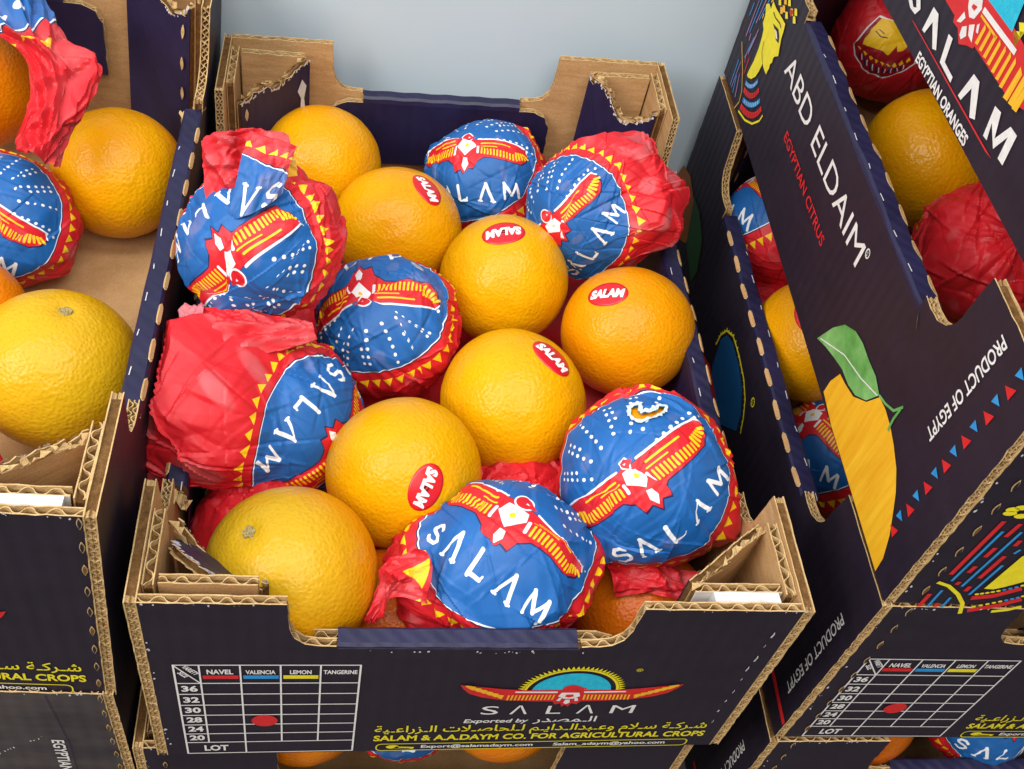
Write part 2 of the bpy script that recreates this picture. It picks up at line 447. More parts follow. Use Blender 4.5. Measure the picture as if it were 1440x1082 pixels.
def board(mb, outline, kinds, F, t, m_out, m_in, layers=1, seed=0, torn=.0014, edge='kraft_edge', lam=None):
    """corrugated board: two liners, a recessed core and wave-shaped fluting along cut edges.
    outline in (u, v); F(u, v, n) -> xyz with n the depth from the printed face"""
    rng = np.random.default_rng(seed + 11)
    amp = {'w': .0004, 'l': .0003, 't': torn}
    lt = .0006
    ar = sum(outline[i - 1][0] * outline[i][1] - outline[i][0] * outline[i - 1][1] for i in range(len(outline)))
    sgn = 1 if ar > 0 else -1
    for (n0, n1, mat, fn) in ((0, lt, m_out, 0), (t, t - lt, m_in, t)):
        P, K = resample(outline, kinds, rng, amp)
        N = len(P)
        mb.add([F(p[0], p[1], n0) for p in P], [list(range(N))], mat)
        vs = [F(p[0], p[1], n0) for p in P] + [F(p[0], p[1], n1) for p in P]
        for i in range(N):
            j = (i + 1) % N
            mb.add([vs[i], vs[j], vs[N + j], vs[N + i]], [(0, 1, 2, 3)], mat if K[i] == 's' else edge)
        mb.add([F(p[0], p[1], n1) for p in P], [list(range(N))], 'kraft_edge')
    P, K = resample(outline, kinds, rng, {})
    N = len(P)
    ins = {'s': .0004, 'w': .0034, 'l': .0009, 't': .0016}
    En = []
    for i in range(N):
        e = P[(i + 1) % N] - P[i]; e = e / max(np.linalg.norm(e), 1e-9)
        En.append(np.array([-e[1], e[0]]) * sgn)
    Q = []
    for i in range(N):
        a, b = En[i - 1] * ins[K[i - 1]], En[i] * ins[K[i]]
        c = En[i - 1] @ En[i]
        if c > .98: q = b if ins[K[i]] >= ins[K[i - 1]] else a
        elif c > -.3:
            A = np.array([En[i - 1], En[i]]); q = np.linalg.solve(A, np.array([ins[K[i - 1]], ins[K[i]]]))
        else: q = (a + b) / 2
        Q.append(P[i] + q)
    for i in range(N):
        j = (i + 1) % N
        mb.add([F(*Q[i], lt), F(*Q[j], lt), F(*Q[j], t - lt), F(*Q[i], t - lt)], [(0, 1, 2, 3)], 'kraft_core')
    # fluting
    lam = lam or (.0092 if layers == 1 else .0048)
    i = 0
    run = []
    for i in range(N + 1):
        if i < N and K[i] == 'w':
            run.append(i)
        else:
            if run:
                pts = [P[k] for k in run] + [P[(run[-1] + 1) % N]]
                nor = [En[k] for k in run] + [En[run[-1]]]
                seg = np.cumsum([0] + [np.linalg.norm(pts[k + 1] - pts[k]) for k in range(len(pts) - 1)])
                L = seg[-1]
                if L > .003:
                    m = max(4, int(L / lam * 12))
                    wob = rng.uniform(0, 6.28)
                    for ly in range(layers):
                        lo = lt + (t - 2 * lt) * ly / layers; hi = lt + (t - 2 * lt) * (ly + 1) / layers
                        ph = rng.uniform(0, 6.28); prev = None
                        for q in range(m + 1):
                            s = L * q / m
                            k = min(len(pts) - 2, int(np.searchsorted(seg, s, 'right') - 1)); k = max(k, 0)
                            f = (s - seg[k]) / max(seg[k + 1] - seg[k], 1e-9)
                            b = pts[k] + (pts[k + 1] - pts[k]) * f; nn = nor[k]
                            w = sin(2 * pi * s / lam + ph + .8 * sin(s * 130 + wob))
                            w = math.copysign(abs(w) ** .62, w)
                            n = (lo + hi) / 2 + w * (hi - lo) / 2 * .9
                            th = .0003
                            o, inn = b + nn * (.0003 + .0005 * abs(sin(s * 410 + wob))), b + nn * .0036
                            cur = [F(*o, n - th), F(*o, n + th), F(*inn, n + th), F(*inn, n - th)]
                            if prev:
                                mb.quad(prev[0], prev[1], cur[1], cur[0], edge)
                                mb.quad(prev[1], prev[2], cur[2], cur[1], edge)
                                mb.quad(prev[0], prev[3], cur[3], cur[0], edge)
                            prev = cur
                        if ly:
                            a = [F(*(p + nn * .0004), lo) for p, nn in zip(pts, nor)]; c = [F(*(p + nn * .0036), lo) for p, nn in zip(pts, nor)]
                            for q in range(len(pts) - 1): mb.quad(a[q], a[q + 1], c[q + 1], c[q], edge)
                run = []

# ---- lettering: glyph outlines of the built-in font turned into flat meshes
_glyphs = {}
def glyphs(body, bold):
    key = (body, bold)
    if key not in _glyphs:
        c = bpy.data.curves.new('lettering', 'FONT'); c.body = body; c.offset = bold; c.resolution_u = 3
        o = bpy.data.objects.new('lettering', c); COL.objects.link(o)
        bpy.context.view_layer.update()
        me = bpy.data.meshes.new_from_object(o.evaluated_get(bpy.context.evaluated_depsgraph_get()))
        v = np.array([w.co[:2] for w in me.vertices], float); f = [list(p.vertices) for p in me.polygons]
        bpy.data.objects.remove(o); bpy.data.curves.remove(c); bpy.data.meshes.remove(me)
        _glyphs[key] = (v, f)
    return _glyphs[key]
def text(mb, F, body, u, v, width, cap, mat, rot=0, bold=.02, lift=.0004, shear=0, base=True):
    """F(u, v, n); text starts at (u, v) on its base line, stretched to width and cap height"""
    gv, gf = glyphs(body, bold)
    x = (gv[:, 0] - gv[:, 0].min()); x = x / max(x.max(), 1e-9) * width
    y = (gv[:, 1] if base else gv[:, 1] - gv[:, 1].min()); y = y / (.70 if base else max(y.max(), 1e-9)) * cap
    x = x + y * shear
    c, s = cos(rot), sin(rot)
    mb.add([F(u + c * a - s * b, v + s * a + c * b, -lift) for a, b in zip(x, y)], gf, mat)
def strokeq(mb, F, pts, wd, mat, lift=.0004, taper=0):
    pts = [np.array(p, float) for p in pts]
    L, R_ = [], []
    for i, p in enumerate(pts):
        d = pts[min(i + 1, len(pts) - 1)] - pts[max(i - 1, 0)]; d = d / max(np.linalg.norm(d), 1e-9)
        n = np.array([-d[1], d[0]]) * wd / 2
        if taper and i == len(pts) - 1: n = n * (1 - taper)
        L.append(p + n); R_.append(p - n)
    for i in range(len(pts) - 1):
        mb.quad(F(*L[i], -lift), F(*L[i + 1], -lift), F(*R_[i + 1], -lift), F(*R_[i], -lift), mat)
def polyq(mb, F, pts, mat, lift=.0004):
    mb.add([F(p[0], p[1], -lift) for p in pts], [list(range(len(pts)))], mat)
def ellipse(mb, F, x, y, rx, ry, mat, lift=.0004, n=28, a0=0, a1=2 * pi):
    polyq(mb, F, [(x + rx * cos(a0 + (a1 - a0) * k / n), y + ry * sin(a0 + (a1 - a0) * k / n)) for k in range(n + (a1 - a0 < 6))], mat, lift)

# ------------------------------------------------------------------ fruit crates
W2, D, H, HS, HF = .15, .4176, .1484, .101, .1128
BK = {'face':[[387.2,71.9],[382.7,75.2],[377.1,74.8],[377.9,79.8],[368.7,80.0],[357.4,81.6],[347.8,82.7],[346.2,78.8],[345.3,73.9],[342.8,70.0],[339.9,65.3],[344.7,61.8],[345.9,59.6],[344.9,57.4],[347.0,54.8],[345.9,52.1],[346.9,49.7],[346.8,47.4],[350.0,47.0],[355.0,47.0],[358.9,47.9],[358.3,46.0],[359.5,40.4],[361.7,35.3],[366.5,30.2],[372.4,27.3],[375.6,26.9],[375.3,30.7],[373.3,39.3],[373.1,48.9],[374.5,56.1],[376.6,60.5],[381.4,62.0],[382.2,67.2]],'neckline':[[368.6,57.1],[365.9,51.3],[358.9,47.9]],'eye':[[365.6,72.0],[353.9,75.0],[348.9,73.3],[346.3,70.2],[352.2,68.9],[358.8,71.3]],'eyewhite':[[359.4,72.0],[354.7,72.9],[349.4,70.7],[352.6,69.8]],'brow':[[371.0,76.4],[365.1,76.2],[355.8,78.2],[351.3,77.8]],'str0':[[401.0,66.3],[401.5,39.5]],'str1':[[396.3,69.7],[397.7,44.6]],'str2':[[390.0,73.6],[392.8,54.7]],'str3':[[385.0,76.6],[389.5,59.1]],'str4':[[378.8,80.4],[381.2,77.3]],'str5':[[384.8,55.2],[387.8,36.8]],'str6':[[387.1,47.9],[390.6,30.1]],'str7':[[384.7,51.3],[387.2,34.8]],'str8':[[394.6,46.0],[393.8,41.2]],'str9':[[399.0,23.2],[397.9,3.7]],'str10':[[394.3,24.8],[394.3,4.4]],'str11':[[392.9,14.9],[388.7,3.9]],'str12':[[389.0,18.8],[382.1,4.8]],'str13':[[382.8,35.3],[381.7,23.9]],'str14':[[389.5,34.5],[387.7,28.3]],'str15':[[385.6,66.2],[385.4,62.9]],'str16':[[407.5,60.6],[408.1,51.0]],'scales':[[367.9,85.4],[358.2,86.5],[350.9,86.7],[360.8,83.8],[353.7,93.5],[345.3,92.3],[337.8,91.7],[360.2,90.6],[339.8,95.7]],'redscale':[[348.6,90.3],[346.9,93.4],[342.4,94.1],[343.8,90.0]],'c_blue1':[[373.9,22.5],[362.2,27.5],[355.8,36.5]],'c_red1':[[372.3,18.1],[356.7,24.1],[349.0,34.4]],'c_blue2':[[367.7,13.3],[351.4,20.8],[341.5,31.6]],'c_red2':[[367.5,8.3],[345.4,17.1],[334.7,30.5]],'c_yel':[[368.2,3.9],[352.4,8.2],[339.4,15.0],[330.6,23.9],[328.9,29.4]],'cord':[[404.0,33.6],[385.1,24.0],[373.9,15.7],[371.4,8.7],[375.4,0.7]],'leaf':[[153.2,13.4],[144.9,30.7],[136.7,41.8],[125.6,48.8],[115.4,51.2],[104.3,51.3],[92.8,52.3],[82.9,50.0],[89.3,38.3],[98.7,30.9],[108.3,27.8],[119.2,27.0],[130.9,23.1],[142.3,18.7]],'leafvein':[[150.1,16.7],[123.6,33.1],[101.5,40.4],[83.8,48.6]],'stem1':[[82.9,50.0],[75.9,52.3],[68.1,56.6],[63.9,64.4]],'stem2':[[64.5,62.2],[64.9,54.5],[63.7,47.4]],'fruit':[[123.7,3.7],[123.2,13.0],[119.0,23.6],[111.4,25.1],[99.9,28.5],[88.7,37.9],[82.1,49.5],[73.6,50.7],[64.2,50.0],[54.9,47.7],[44.3,43.7],[35.5,37.3],[29.6,30.6],[22.4,21.9],[16.8,10.8],[15.7,-1.6],[51.5,-2.0],[76.7,-1.0],[103.4,0.0]],'triB':[[21.2,141.3],[21.3,136.0],[15.8,139.5]],'triR':[[22.4,129.6],[15.7,134.4],[16.1,127.6]],'tripos':[[19.0,139.7],[17.6,130.8],[20.7,121.9],[18.5,113.8],[21.6,104.3],[20.2,95.7],[22.3,86.6],[20.8,78.1],[23.3,69.5],[21.6,60.8],[24.0,51.5],[21.9,43.2],[24.8,34.4],[22.2,25.9]],'prod':[[36.5,139.5],[30.3,141.4],[40.3,75.4]],'abd':[[318.4,60.7],[313.6,79.0],[149.5,68.0],[155.0,64.2]],'egc':[[288.8,43.2],[283.1,47.1],[195.6,46.4],[199.7,41.5]],'fr0':[[-126.8,69.6],[-129.9,26.4]],'fb1':[[-123.4,62.1],[-126.8,20.9]],'fr2':[[-118.5,68.1],[-120.0,58.0]],'fr3':[[-120.1,49.2],[-121.1,41.6]],'fb4':[[-114.8,62.0],[-119.7,16.5]],'fr5':[[-121.6,33.9],[-122.4,28.4]],'fr6':[[-112.5,42.9],[-114.9,24.0]],'fb7':[[-109.5,35.4],[-112.6,9.4]],'fr8':[[-111.8,55.6],[-112.1,51.2]],'fb9':[[-108.0,48.5],[-109.3,45.1]],'fr10':[[-122.5,20.4],[-123.1,17.9]],'fr11':[[-115.7,16.7],[-116.0,12.5]],'fr12':[[-131.7,9.2],[-132.1,-7.9]],'fb13':[[-127.4,12.7],[-127.7,-8.6]],'fr14':[[-123.8,1.2],[-124.4,-7.5]],'fb15':[[-120.3,6.5],[-120.4,-8.2]],'farc':[[-133.0,19.8],[-126.3,16.9],[-118.4,9.9],[-112.1,1.8],[-108.9,-7.6]],'fyel':[[-108.3,15.5],[-104.6,43.4],[-101.7,47.4],[-89.4,24.7],[-93.2,22.0],[-99.3,17.6],[-103.6,15.2]],'fband1':[[-110.3,6.7],[-100.5,9.2],[-90.2,16.5]],'fband2':[[-106.5,-4.8],[-93.5,1.0],[-85.1,7.0]],'fyel2':[[-94.2,-5.1],[-86.8,-3.0],[-81.6,0.3]],'fperf':[[-134.1,82.8],[-134.8,63.5],[-135.9,45.2],[-137.1,26.7],[-138.1,8.8]],'fscale':[[-127.6,75.8],[-121.7,74.1],[-127.7,78.5],[-124.4,80.1]],'r3_S3':[[241.1,15.0],[236.6,13.5],[230.0,14.0],[227.3,18.4],[231.1,21.2],[235.5,23.5],[238.8,21.5],[234.4,19.1],[231.3,16.8],[234.2,15.4],[238.0,16.9]],'r3_A1':[[217.4,25.8],[211.0,26.1],[199.0,14.5],[202.6,13.0],[212.5,20.9],[214.9,13.5],[218.0,13.2]],'r3_L3':[[195.8,25.4],[191.1,26.0],[188.1,15.5],[176.9,15.2],[176.5,12.5],[191.8,13.0]],'r3_A2':[[163.5,26.2],[157.1,26.6],[146.8,14.3],[151.1,12.3],[160.0,21.3],[163.1,12.8],[166.6,12.8]],'r3_M3':[[139.0,27.3],[133.2,28.2],[128.2,18.5],[122.9,28.7],[116.4,29.1],[114.6,15.1],[119.7,14.8],[121.0,24.8],[125.6,15.1],[135.2,21.4],[132.3,14.4],[136.1,14.0]],'r3_redline':[[231.3,10.8],[226.3,11.3],[123.0,11.7],[129.4,10.8]],'r3_bird':[[221.8,33.4],[210.8,33.5],[197.9,33.5],[196.7,31.0],[190.9,31.4],[184.6,27.4],[178.5,30.7],[173.0,32.7],[172.8,34.0],[131.8,35.1],[117.1,39.7],[105.1,45.6],[121.5,53.2],[143.7,55.1],[158.9,55.7],[179.1,52.9],[192.3,52.5]],'r3_pent':[[192.8,44.5],[191.0,42.1],[186.5,39.8],[182.5,41.4],[180.6,47.4],[183.2,50.4],[188.9,50.0]],'r3_pstar':[[188.0,45.5],[184.1,46.4],[185.1,43.8],[188.3,43.8]],'r3_fw1':[[191.9,39.2],[188.8,38.0],[190.7,34.4],[194.1,33.0]],'r3_fw2':[[188.1,34.0],[185.0,36.4],[181.9,33.2],[184.5,29.8],[187.1,30.6]],'r3_fw3':[[183.7,37.7],[180.1,40.3],[175.7,33.9],[180.7,34.4]],'r3_fw4':[[178.2,41.1],[177.0,42.7],[174.6,39.1],[176.5,38.7]],'r3_wbar':[[179.4,48.0],[144.4,49.8]],'r3_obar':[[179.0,45.5],[160.6,45.9]],'r3_feath':[[172.0,40.1],[167.0,40.4],[161.9,40.8],[157.0,41.0],[151.6,41.2],[146.5,41.5],[141.5,41.5],[134.8,40.8],[129.9,41.9],[125.9,42.5]],'r3_cyan':[[179.7,52.5],[153.5,53.6],[156.1,66.9],[163.2,69.8],[192.3,52.5]],'r3_eg':[[211.6,5.7],[210.0,7.2],[144.3,6.4]],'r3_yteeth':[[149.2,54.4],[148.5,58.8],[149.0,64.1]],'sunblue':[[250.1,43.1],[252.6,54.7],[247.5,64.4],[235.9,69.6],[217.3,69.9],[199.7,66.1],[187.3,56.5],[182.5,44.4],[204.3,23.9],[231.1,20.9],[247.6,31.4]],'sunarc':[[255.5,46.5],[255.1,56.2],[249.9,66.0],[238.5,72.9],[221.0,73.9],[202.3,72.1],[190.1,67.2],[182.3,59.2],[176.7,49.7]],'r1or':[[422.8,64.1],[403.2,70.0],[376.7,65.2],[361.0,51.6],[366.8,35.6],[401.1,15.0],[435.6,36.0]],'r1leaf':[[381.3,68.1],[363.3,70.2],[340.7,63.4],[327.8,44.2],[331.7,29.5],[364.2,38.0]]}
def mm(name): return [(a / 1000, b / 1000) for a, b in BK[name]]

def make_warp(off):
    """off: 8 corner shifts keyed (sx, sy, sz) -> (dx, dz); real crates are never square"""
    def warp(v):
        a, b, c = (v[0] + W2) / (2 * W2), v[1] / D, v[2] / H
        dx = dz = 0
        for (sx, sy, sz), (ox, oz) in off.items():
            w = (a if sx else 1 - a) * (b if sy else 1 - b) * (c if sz else 1 - c)
            dx += w * ox; dz += w * oz
        return (v[0] + dx, v[1], v[2] + dz)
    return warp
def offs(fbl=(0, 0), fbr=(0, 0), ftl=(0, 0), ftr=(0, 0), btl=(0, 0), btr=(0, 0)):
    bbl = (fbl[0] + btl[0] - ftl[0], btl[1]); bbr = (fbr[0] + btr[0] - ftr[0], btr[1])
    return {(0, 0, 0): fbl, (1, 0, 0): fbr, (0, 0, 1): ftl, (1, 0, 1): ftr, (0, 1, 0): bbl, (1, 1, 0): bbr, (0, 1, 1): btl, (1, 1, 1): btr}

FR = lambda u, v, n: (u, n, v)
BKF = lambda u, v, n: (u, D - n, v)
LF = lambda u, v, n: (-W2 + n, u, v)
RF = lambda u, v, n: (W2 - n, u, v)
LT = lambda u, v, n: (-W2 + n, -u, v)       # left side read from outside: u runs towards the front

def slit(mb, F, y0, y1, hs, wob, outer):
    """oval perforation wrapped over a folded edge of a side wall; kraft shows inside"""
    m = 10
    for wd, li, mat in ((1, .00035, 'kraft_edge'), (.45, .0006, 'kraft')):
        rows = []
        for k in range(m + 1):
            t = k / m; s_ = wd * .6 * sin(pi * t) ** .7; y = (y0 + y1) / 2 + (y1 - y0) * (t - .5) * (.65 + .35 * wd)
            z = hs + wob(y)
            e = .0006
            if outer > 0: sec = [(-li, z - .0012 - .0010 * s_), (-li, z - .0012 * (1 - .2 * s_)), (.0009, z + li), (.0012 + .0009 * s_, z + li)]
            else: sec = [(.0113 + li, z - .0030 - .0018 * s_), (.0111 + li, z - .0018), (.0104, z - .0002 + li), (.0096 - .0022 * s_, z + .0003 + li)]
            c0 = .5 * (sec[1][0] + sec[2][0]); c1 = .5 * (sec[1][1] + sec[2][1])
            if k in (0, m): sec = [(c0, c1 + li * .6)] * 4
            rows.append([F(y, zz, n) for n, zz in sec])
        for k in range(m):
            for q in range(3): mb.quad(rows[k][q], rows[k][q + 1], rows[k + 1][q + 1], rows[k + 1][q], mat)

def crumb(mb, P, rng, n=5, size=.006, up=(0, 0, 1), mat='kraft_edge'):
    """crushed board fibres at a torn fold end"""
    P = np.array(P, float); up = np.array(up, float)
    for k in range(n):
        a = rng.normal(size=3); a /= np.linalg.norm(a)
        b = up * size * rng.uniform(.6, 1.5) + rng.normal(size=3) * size * .25
        c = P + rng.normal(size=3) * size * .16
        w = a * size * rng.uniform(.25, .5)
        mb.add([c - w, c + w, c + b + w * .7, c + b * 1.1 + rng.normal(size=3) * .0008, c + b - w * .6], [(0, 1, 2, 3, 4)], mat)

def chips(mb, F, pts, rng, n, size=.0016, mat='chip_white', lift=.00035):
    for k in range(n):
        i = rng.integers(0, len(pts) - 1); t = rng.uniform()
        c = np.array(pts[i]) * (1 - t) + np.array(pts[i + 1]) * t + rng.normal(size=2) * .0007
        r = size * rng.uniform(.25, 1.0)
        polyq(mb, F, [c + r * rng.uniform(.35, 1) * np.array([cos(a), sin(a) * 1.5]) for a in np.linspace(0, 2 * pi, 7)[:-1]], mat, lift)

def size_table(F):
    mb = MB(); Wt = 'print_white'
    x0, c1, cw = -.1345, .0112, .0181
    zs = [.0962, .0787, .0678, .0565, .0457, .0352, .0250, .0150, .0022]
    x4 = x0 + c1 + 4 * cw
    for k, z in enumerate(zs): strokeq(mb, F, [(x0 - .0004, z), (x4 + .0004, z)], .0008, Wt)
    strokeq(mb, F, [(x0, zs[0]), (x0, zs[-1])], .0009, Wt, .00045)
    strokeq(mb, F, [(x4, zs[0]), (x4, zs[-1])], .0009, Wt, .00045)
    for k in range(4):
        x = x0 + c1 + k * cw
        strokeq(mb, F, [(x, zs[0]), (x, zs[-1] if k == 1 else zs[-2])], .0008, Wt, .00045)
    strokeq(mb, F, [(x0, zs[0]), (x0 + c1, zs[1])], .0007, Wt, .0005)
    for k, (s, m) in enumerate((('NAVEL', 'print_red'), ('VALENCIA', 'print_blue'), ('LEMON', 'print_yellow'), ('TANGERINE', None))):
        x = x0 + c1 + k * cw
        w = (.0118, .0135, .0098, .0155)[k]
        text(mb, F, s, x + (cw - w) / 2, .0877, w, .0036 if k else .0042, Wt, 0, .03)
        if m:
            z = .0830
            polyq(mb, F, [(x + .0012, z), (x + cw - .0010, z), (x + cw - .0010, z + .0034), (x + .0012, z + .0034)], m)
    for k, s in enumerate(('36', '32', '30', '28', '24', '20')):
        text(mb, F, s, x0 + .002, zs[k + 2] + .0030, .0074, .0052, Wt, 0, .035)
    text(mb, F, 'LOT', x0 + .0085, .0054, .0120, .0060, Wt, 0, .035)
    text(mb, F, 'VARIETY', x0 + .0034, .0944, .0098, .0028, Wt, -.95, .03)
    text(mb, F, 'SIZE', x0 + .0012, .0888, .0056, .0030, Wt, -.95, .03)
    ellipse(mb, F, x0 + c1 + 1.55 * cw, .0398, .0063, .0062, 'print_red', .0008)
    return mb

def winged_emblem(F, cx, cz, s):
    """winged bird under a toothed half sun"""
    mb = MB()
    P = lambda pts: [(cx + x * s, cz + y * s) for x, y in pts]
    ellipse(mb, F, cx, cz + .07 * s, .36 * s, .36 * s, 'print_cyan', .0004, 30, 0, pi)
    n = 34
    for k in range(n):
        a, b = pi * k / n, pi * (k + 1) / n
        q = lambda r, t: (cx + r * s * cos(t), cz + .07 * s + r * s * sin(t))
        polyq(mb, F, [q(.405, a), q(.405, b), q(.435, b), q(.435, a)], 'print_yellow', .0004)
        polyq(mb, F, [q(.43, a), q(.43, b), q(.49, (a + b) / 2)], 'print_yellow', .0004)
    wing = [(.09, .12), (.42, .115), (.62, .14), (1.0, .22), (.97, .15), (.90, .05), (.78, -.02), (.6, -.075), (.3, -.105), (.13, -.11), (.10, -.17), (.05, -.15), (.03, -.22), (0, -.18)]
    red = wing + [(-x, y) for x, y in wing[::-1]]
    polyq(mb, F, P(red), 'print_red', .0006)
    ellipse(mb, F, cx, cz + .13 * s, .085 * s, .085 * s, 'print_red', .00066)
    polyq(mb, F, P([(.04, .19), (.14, .15), (.05, .1)]), 'print_red', .0007)
    for g in (-1, 1):
        G = lambda pts: P([(g * x, y) for x, y in pts])
        polyq(mb, F, G([(.12, .095), (.5, .10), (.5, .075), (.12, .065)]), 'print_white', .0008)
        for j in range(13):
            x = .13 + .034 * j
            polyq(mb, F, G([(x, .03), (x + .018, .03), (x + .022, -.07), (x + .006, -.07)]), 'print_amber', .0008 + .00001 * j)
        for j in range(6):
            x = .60 + .055 * j; y = -.045 + .036 * j
            polyq(mb, F, G([(x - .01, y + .075), (x + .07, y + .100), (x + .088, y + .085), (x + .03, y + .02), (x + .004, y + .004)]), 'print_amber', .00095 + .00005 * j)
        polyq(mb, F, G([(.055, -.03), (.085, -.035), (.10, -.09), (.07, -.10)]), 'print_white', .0008)
    polyq(mb, F, P([(-.08, .07), (.08, .07), (.1, .0), (.04, -.05), (-.04, -.05), (-.1, .0)]), 'print_white', .0008)
    polyq(mb, F, P([(-.03, .04), (.03, .04), (.04, .0), (0, -.02), (-.04, .0)]), 'print_red', .001)
    polyq(mb, F, P([(-.02, -.07), (.02, -.07), (.03, -.13), (0, -.16), (-.03, -.13)]), 'print_white', .0008)
    text(mb, F, '\u00ae', cx + .50 * s, cz + .46 * s, .06 * s, .055 * s, 'print_yellow', 0, .0)
    return mb

AR_COMPANY = '\u0634\u0631\u0643\u0629 \u0633\u0644\u0627\u0645 \u0648\u0639\u0628\u062f\u0627\u0644\u062f\u0627\u064a\u0645 \u0644\u0644\u062d\u0627\u0635\u0644\u0627\u062a \u0627\u0644\u0632\u0631\u0627\u0639\u064a\u0629'
AR_EXPORT = '\u0627\u0644\u0645\u0635\u062f\u0631'
FORMS = {  # isolated, final, initial, medial
    '\u0634': '\ufeb5\ufeb6\ufeb7\ufeb8', '\u0631': '\ufead\ufeae', '\u0643': '\ufed9\ufeda\ufedb\ufedc', '\u0629': '\ufe93\ufe94', '\u0633': '\ufeb1\ufeb2\ufeb3\ufeb4',
    '\u0644': '\ufedd\ufede\ufedf\ufee0', '\u0627': '\ufe8d\ufe8e', '\u0645': '\ufee1\ufee2\ufee3\ufee4', '\u0648': '\ufeed\ufeee', '\u0639': '\ufec9\ufeca\ufecb\ufecc',
    '\u0628': '\ufe8f\ufe90\ufe91\ufe92', '\u062f': '\ufea9\ufeaa', '\u064a': '\ufef1\ufef2\ufef3\ufef4', '\u062d': '\ufea1\ufea2\ufea3\ufea4', '\u0635': '\ufeb9\ufeba\ufebb\ufebc',
    '\u062a': '\ufe95\ufe96\ufe97\ufe98', '\u0632': '\ufeaf\ufeb0'}
def shape_arabic(s):
    """join the letters by hand and reverse them for left-to-right drawing; a lengthening stroke follows each initial form"""
    s = s.replace('\u0644\u0627', '\u0001'); out = []
    F2 = dict(FORMS); F2['\u0001'] = '\ufefb\ufefc'
    for i, c in enumerate(s):
        if c == ' ': out.append(' '); continue
        prev = i > 0 and s[i - 1] != ' ' and len(F2[s[i - 1]]) == 4
        nxt = i + 1 < len(s) and s[i + 1] != ' ' and len(F2[c]) == 4
        f = F2[c]
        out.append(f[3] if prev and nxt else f[2] if nxt else f[1] if prev else f[0])
        if nxt and not prev: out.append('\u0640')
    return ''.join(reversed(out))

def company_lettering(F):
    out = []; Wt, Y = 'print_white', 'print_yellow'
    mb = MB(); out.append(('brand_lettering', mb))
    xs = [.0114, .0262, .0448, .0606, .0781]
    for ch, x, w in zip('S\u039bL\u039bM', xs, (.0088, .0090, .0076, .0090, .0122)):
        text(mb, F, ch, x, .0432, w, .0094, Wt, 0, .0)
    mb = MB(); out.append(('export_line', mb))
    text(mb, F, 'Exported by', .0040, .0335, .0330, .0042, Wt, 0, .02, shear=.15)
    text(mb, F, shape_arabic(AR_EXPORT), .0400, .0335, .0330, .0062, Wt, 0, .01)
    mb = MB(); out.append(('company_lettering', mb))
    text(mb, F, shape_arabic(AR_COMPANY), -.0405, .0235, .1760, .0072, Y, 0, .012)
    mb = MB(); out.append(('company_lettering', mb))
    text(mb, F, 'SALAM & A.A.DAYM CO. FOR AGRICULTURAL CROPS', -.0405, .0133, .1775, .0062, Y, 0, .03)
    mb = MB(); out.append(('contact_line', mb))
    x0, x1, z0, z1 = -.0385, .1300, .0012, .0092
    r = .003; fr = []
    for cx, cz, a in ((x1 - r, z0 + r, -pi / 2), (x1 - r, z1 - r, 0), (x0 + r, z1 - r, pi / 2), (x0 + r, z0 + r, pi)):
        fr += [(cx + r * cos(a + pi / 2 * k / 5), cz + r * sin(a + pi / 2 * k / 5)) for k in range(6)]
    strokeq(mb, F, fr + [fr[0]], .0007, Y)
    ellipse(mb, F, -.030, .0058, .0035, .0022, Y, .0005, 12)
    polyq(mb, F, [(-.030, .0036), (-.019, .0030), (-.0185, .0052), (-.028, .0062)], Y, .0005)
    strokeq(mb, F, [(-.0285, .0048), (-.021, .0042)], .0006, 'ink_outer', .0008)
    text(mb, F, 'Export@salamadaym.com', -.0150, .0038, .0600, .0034, Wt, 0, .025)
    text(mb, F, 'Salam_adaym@yahoo.com', .0560, .0038, .0620, .0034, Wt, 0, .025)
    return out

def sun_side(F2):
    """left side print of the plain crates: big sun, leafy orange, red band and country line"""
    mb = MB(); out = [('sun_emblem', mb)]
    polyq(mb, F2, mm('sunblue'), 'print_blue_shaded', .0004)
    arc = mm('sunarc'); strokeq(mb, F2, arc, .0016, 'print_yellow', .0006)
    for k in range(len(arc) - 1):
        for t in np.linspace(0, 1, 4)[:-1]:
            a = np.array(arc[k]) * (1 - t) + np.array(arc[k + 1]) * t; d = np.array(arc[k + 1]) - np.array(arc[k]); d = d / np.linalg.norm(d) * .0014; n = np.array([-d[1], d[0]]) * 1.6
            if n[1] < 0 and k < 4: n = -n
            polyq(mb, F2, [a - d, a + d, a + n], 'print_yellow', .0005)
    polyq(mb, F2, [(.30, .012), (.23, .020), (.20, .012), (.16, .006), (.16, .016), (.2, .024), (.25, .03)], 'print_red', .0007)
    text(mb, F2, '\u00ae', .184, .0725, -.006, .006, 'print_yellow')
    mb = MB(); out.append(('leaf_print', mb))
    polyq(mb, F2, mm('r1or'), 'print_rust', .0004); polyq(mb, F2, mm('r1leaf'), 'print_leaf_shaded', .0006)
    mb = MB(); out.append(('red_band', mb))
    polyq(mb, F2, [(.0415, .0205), (.0415, .0160), (.0005, .0140), (.0005, .0180)], 'print_red', .0004)
    return out

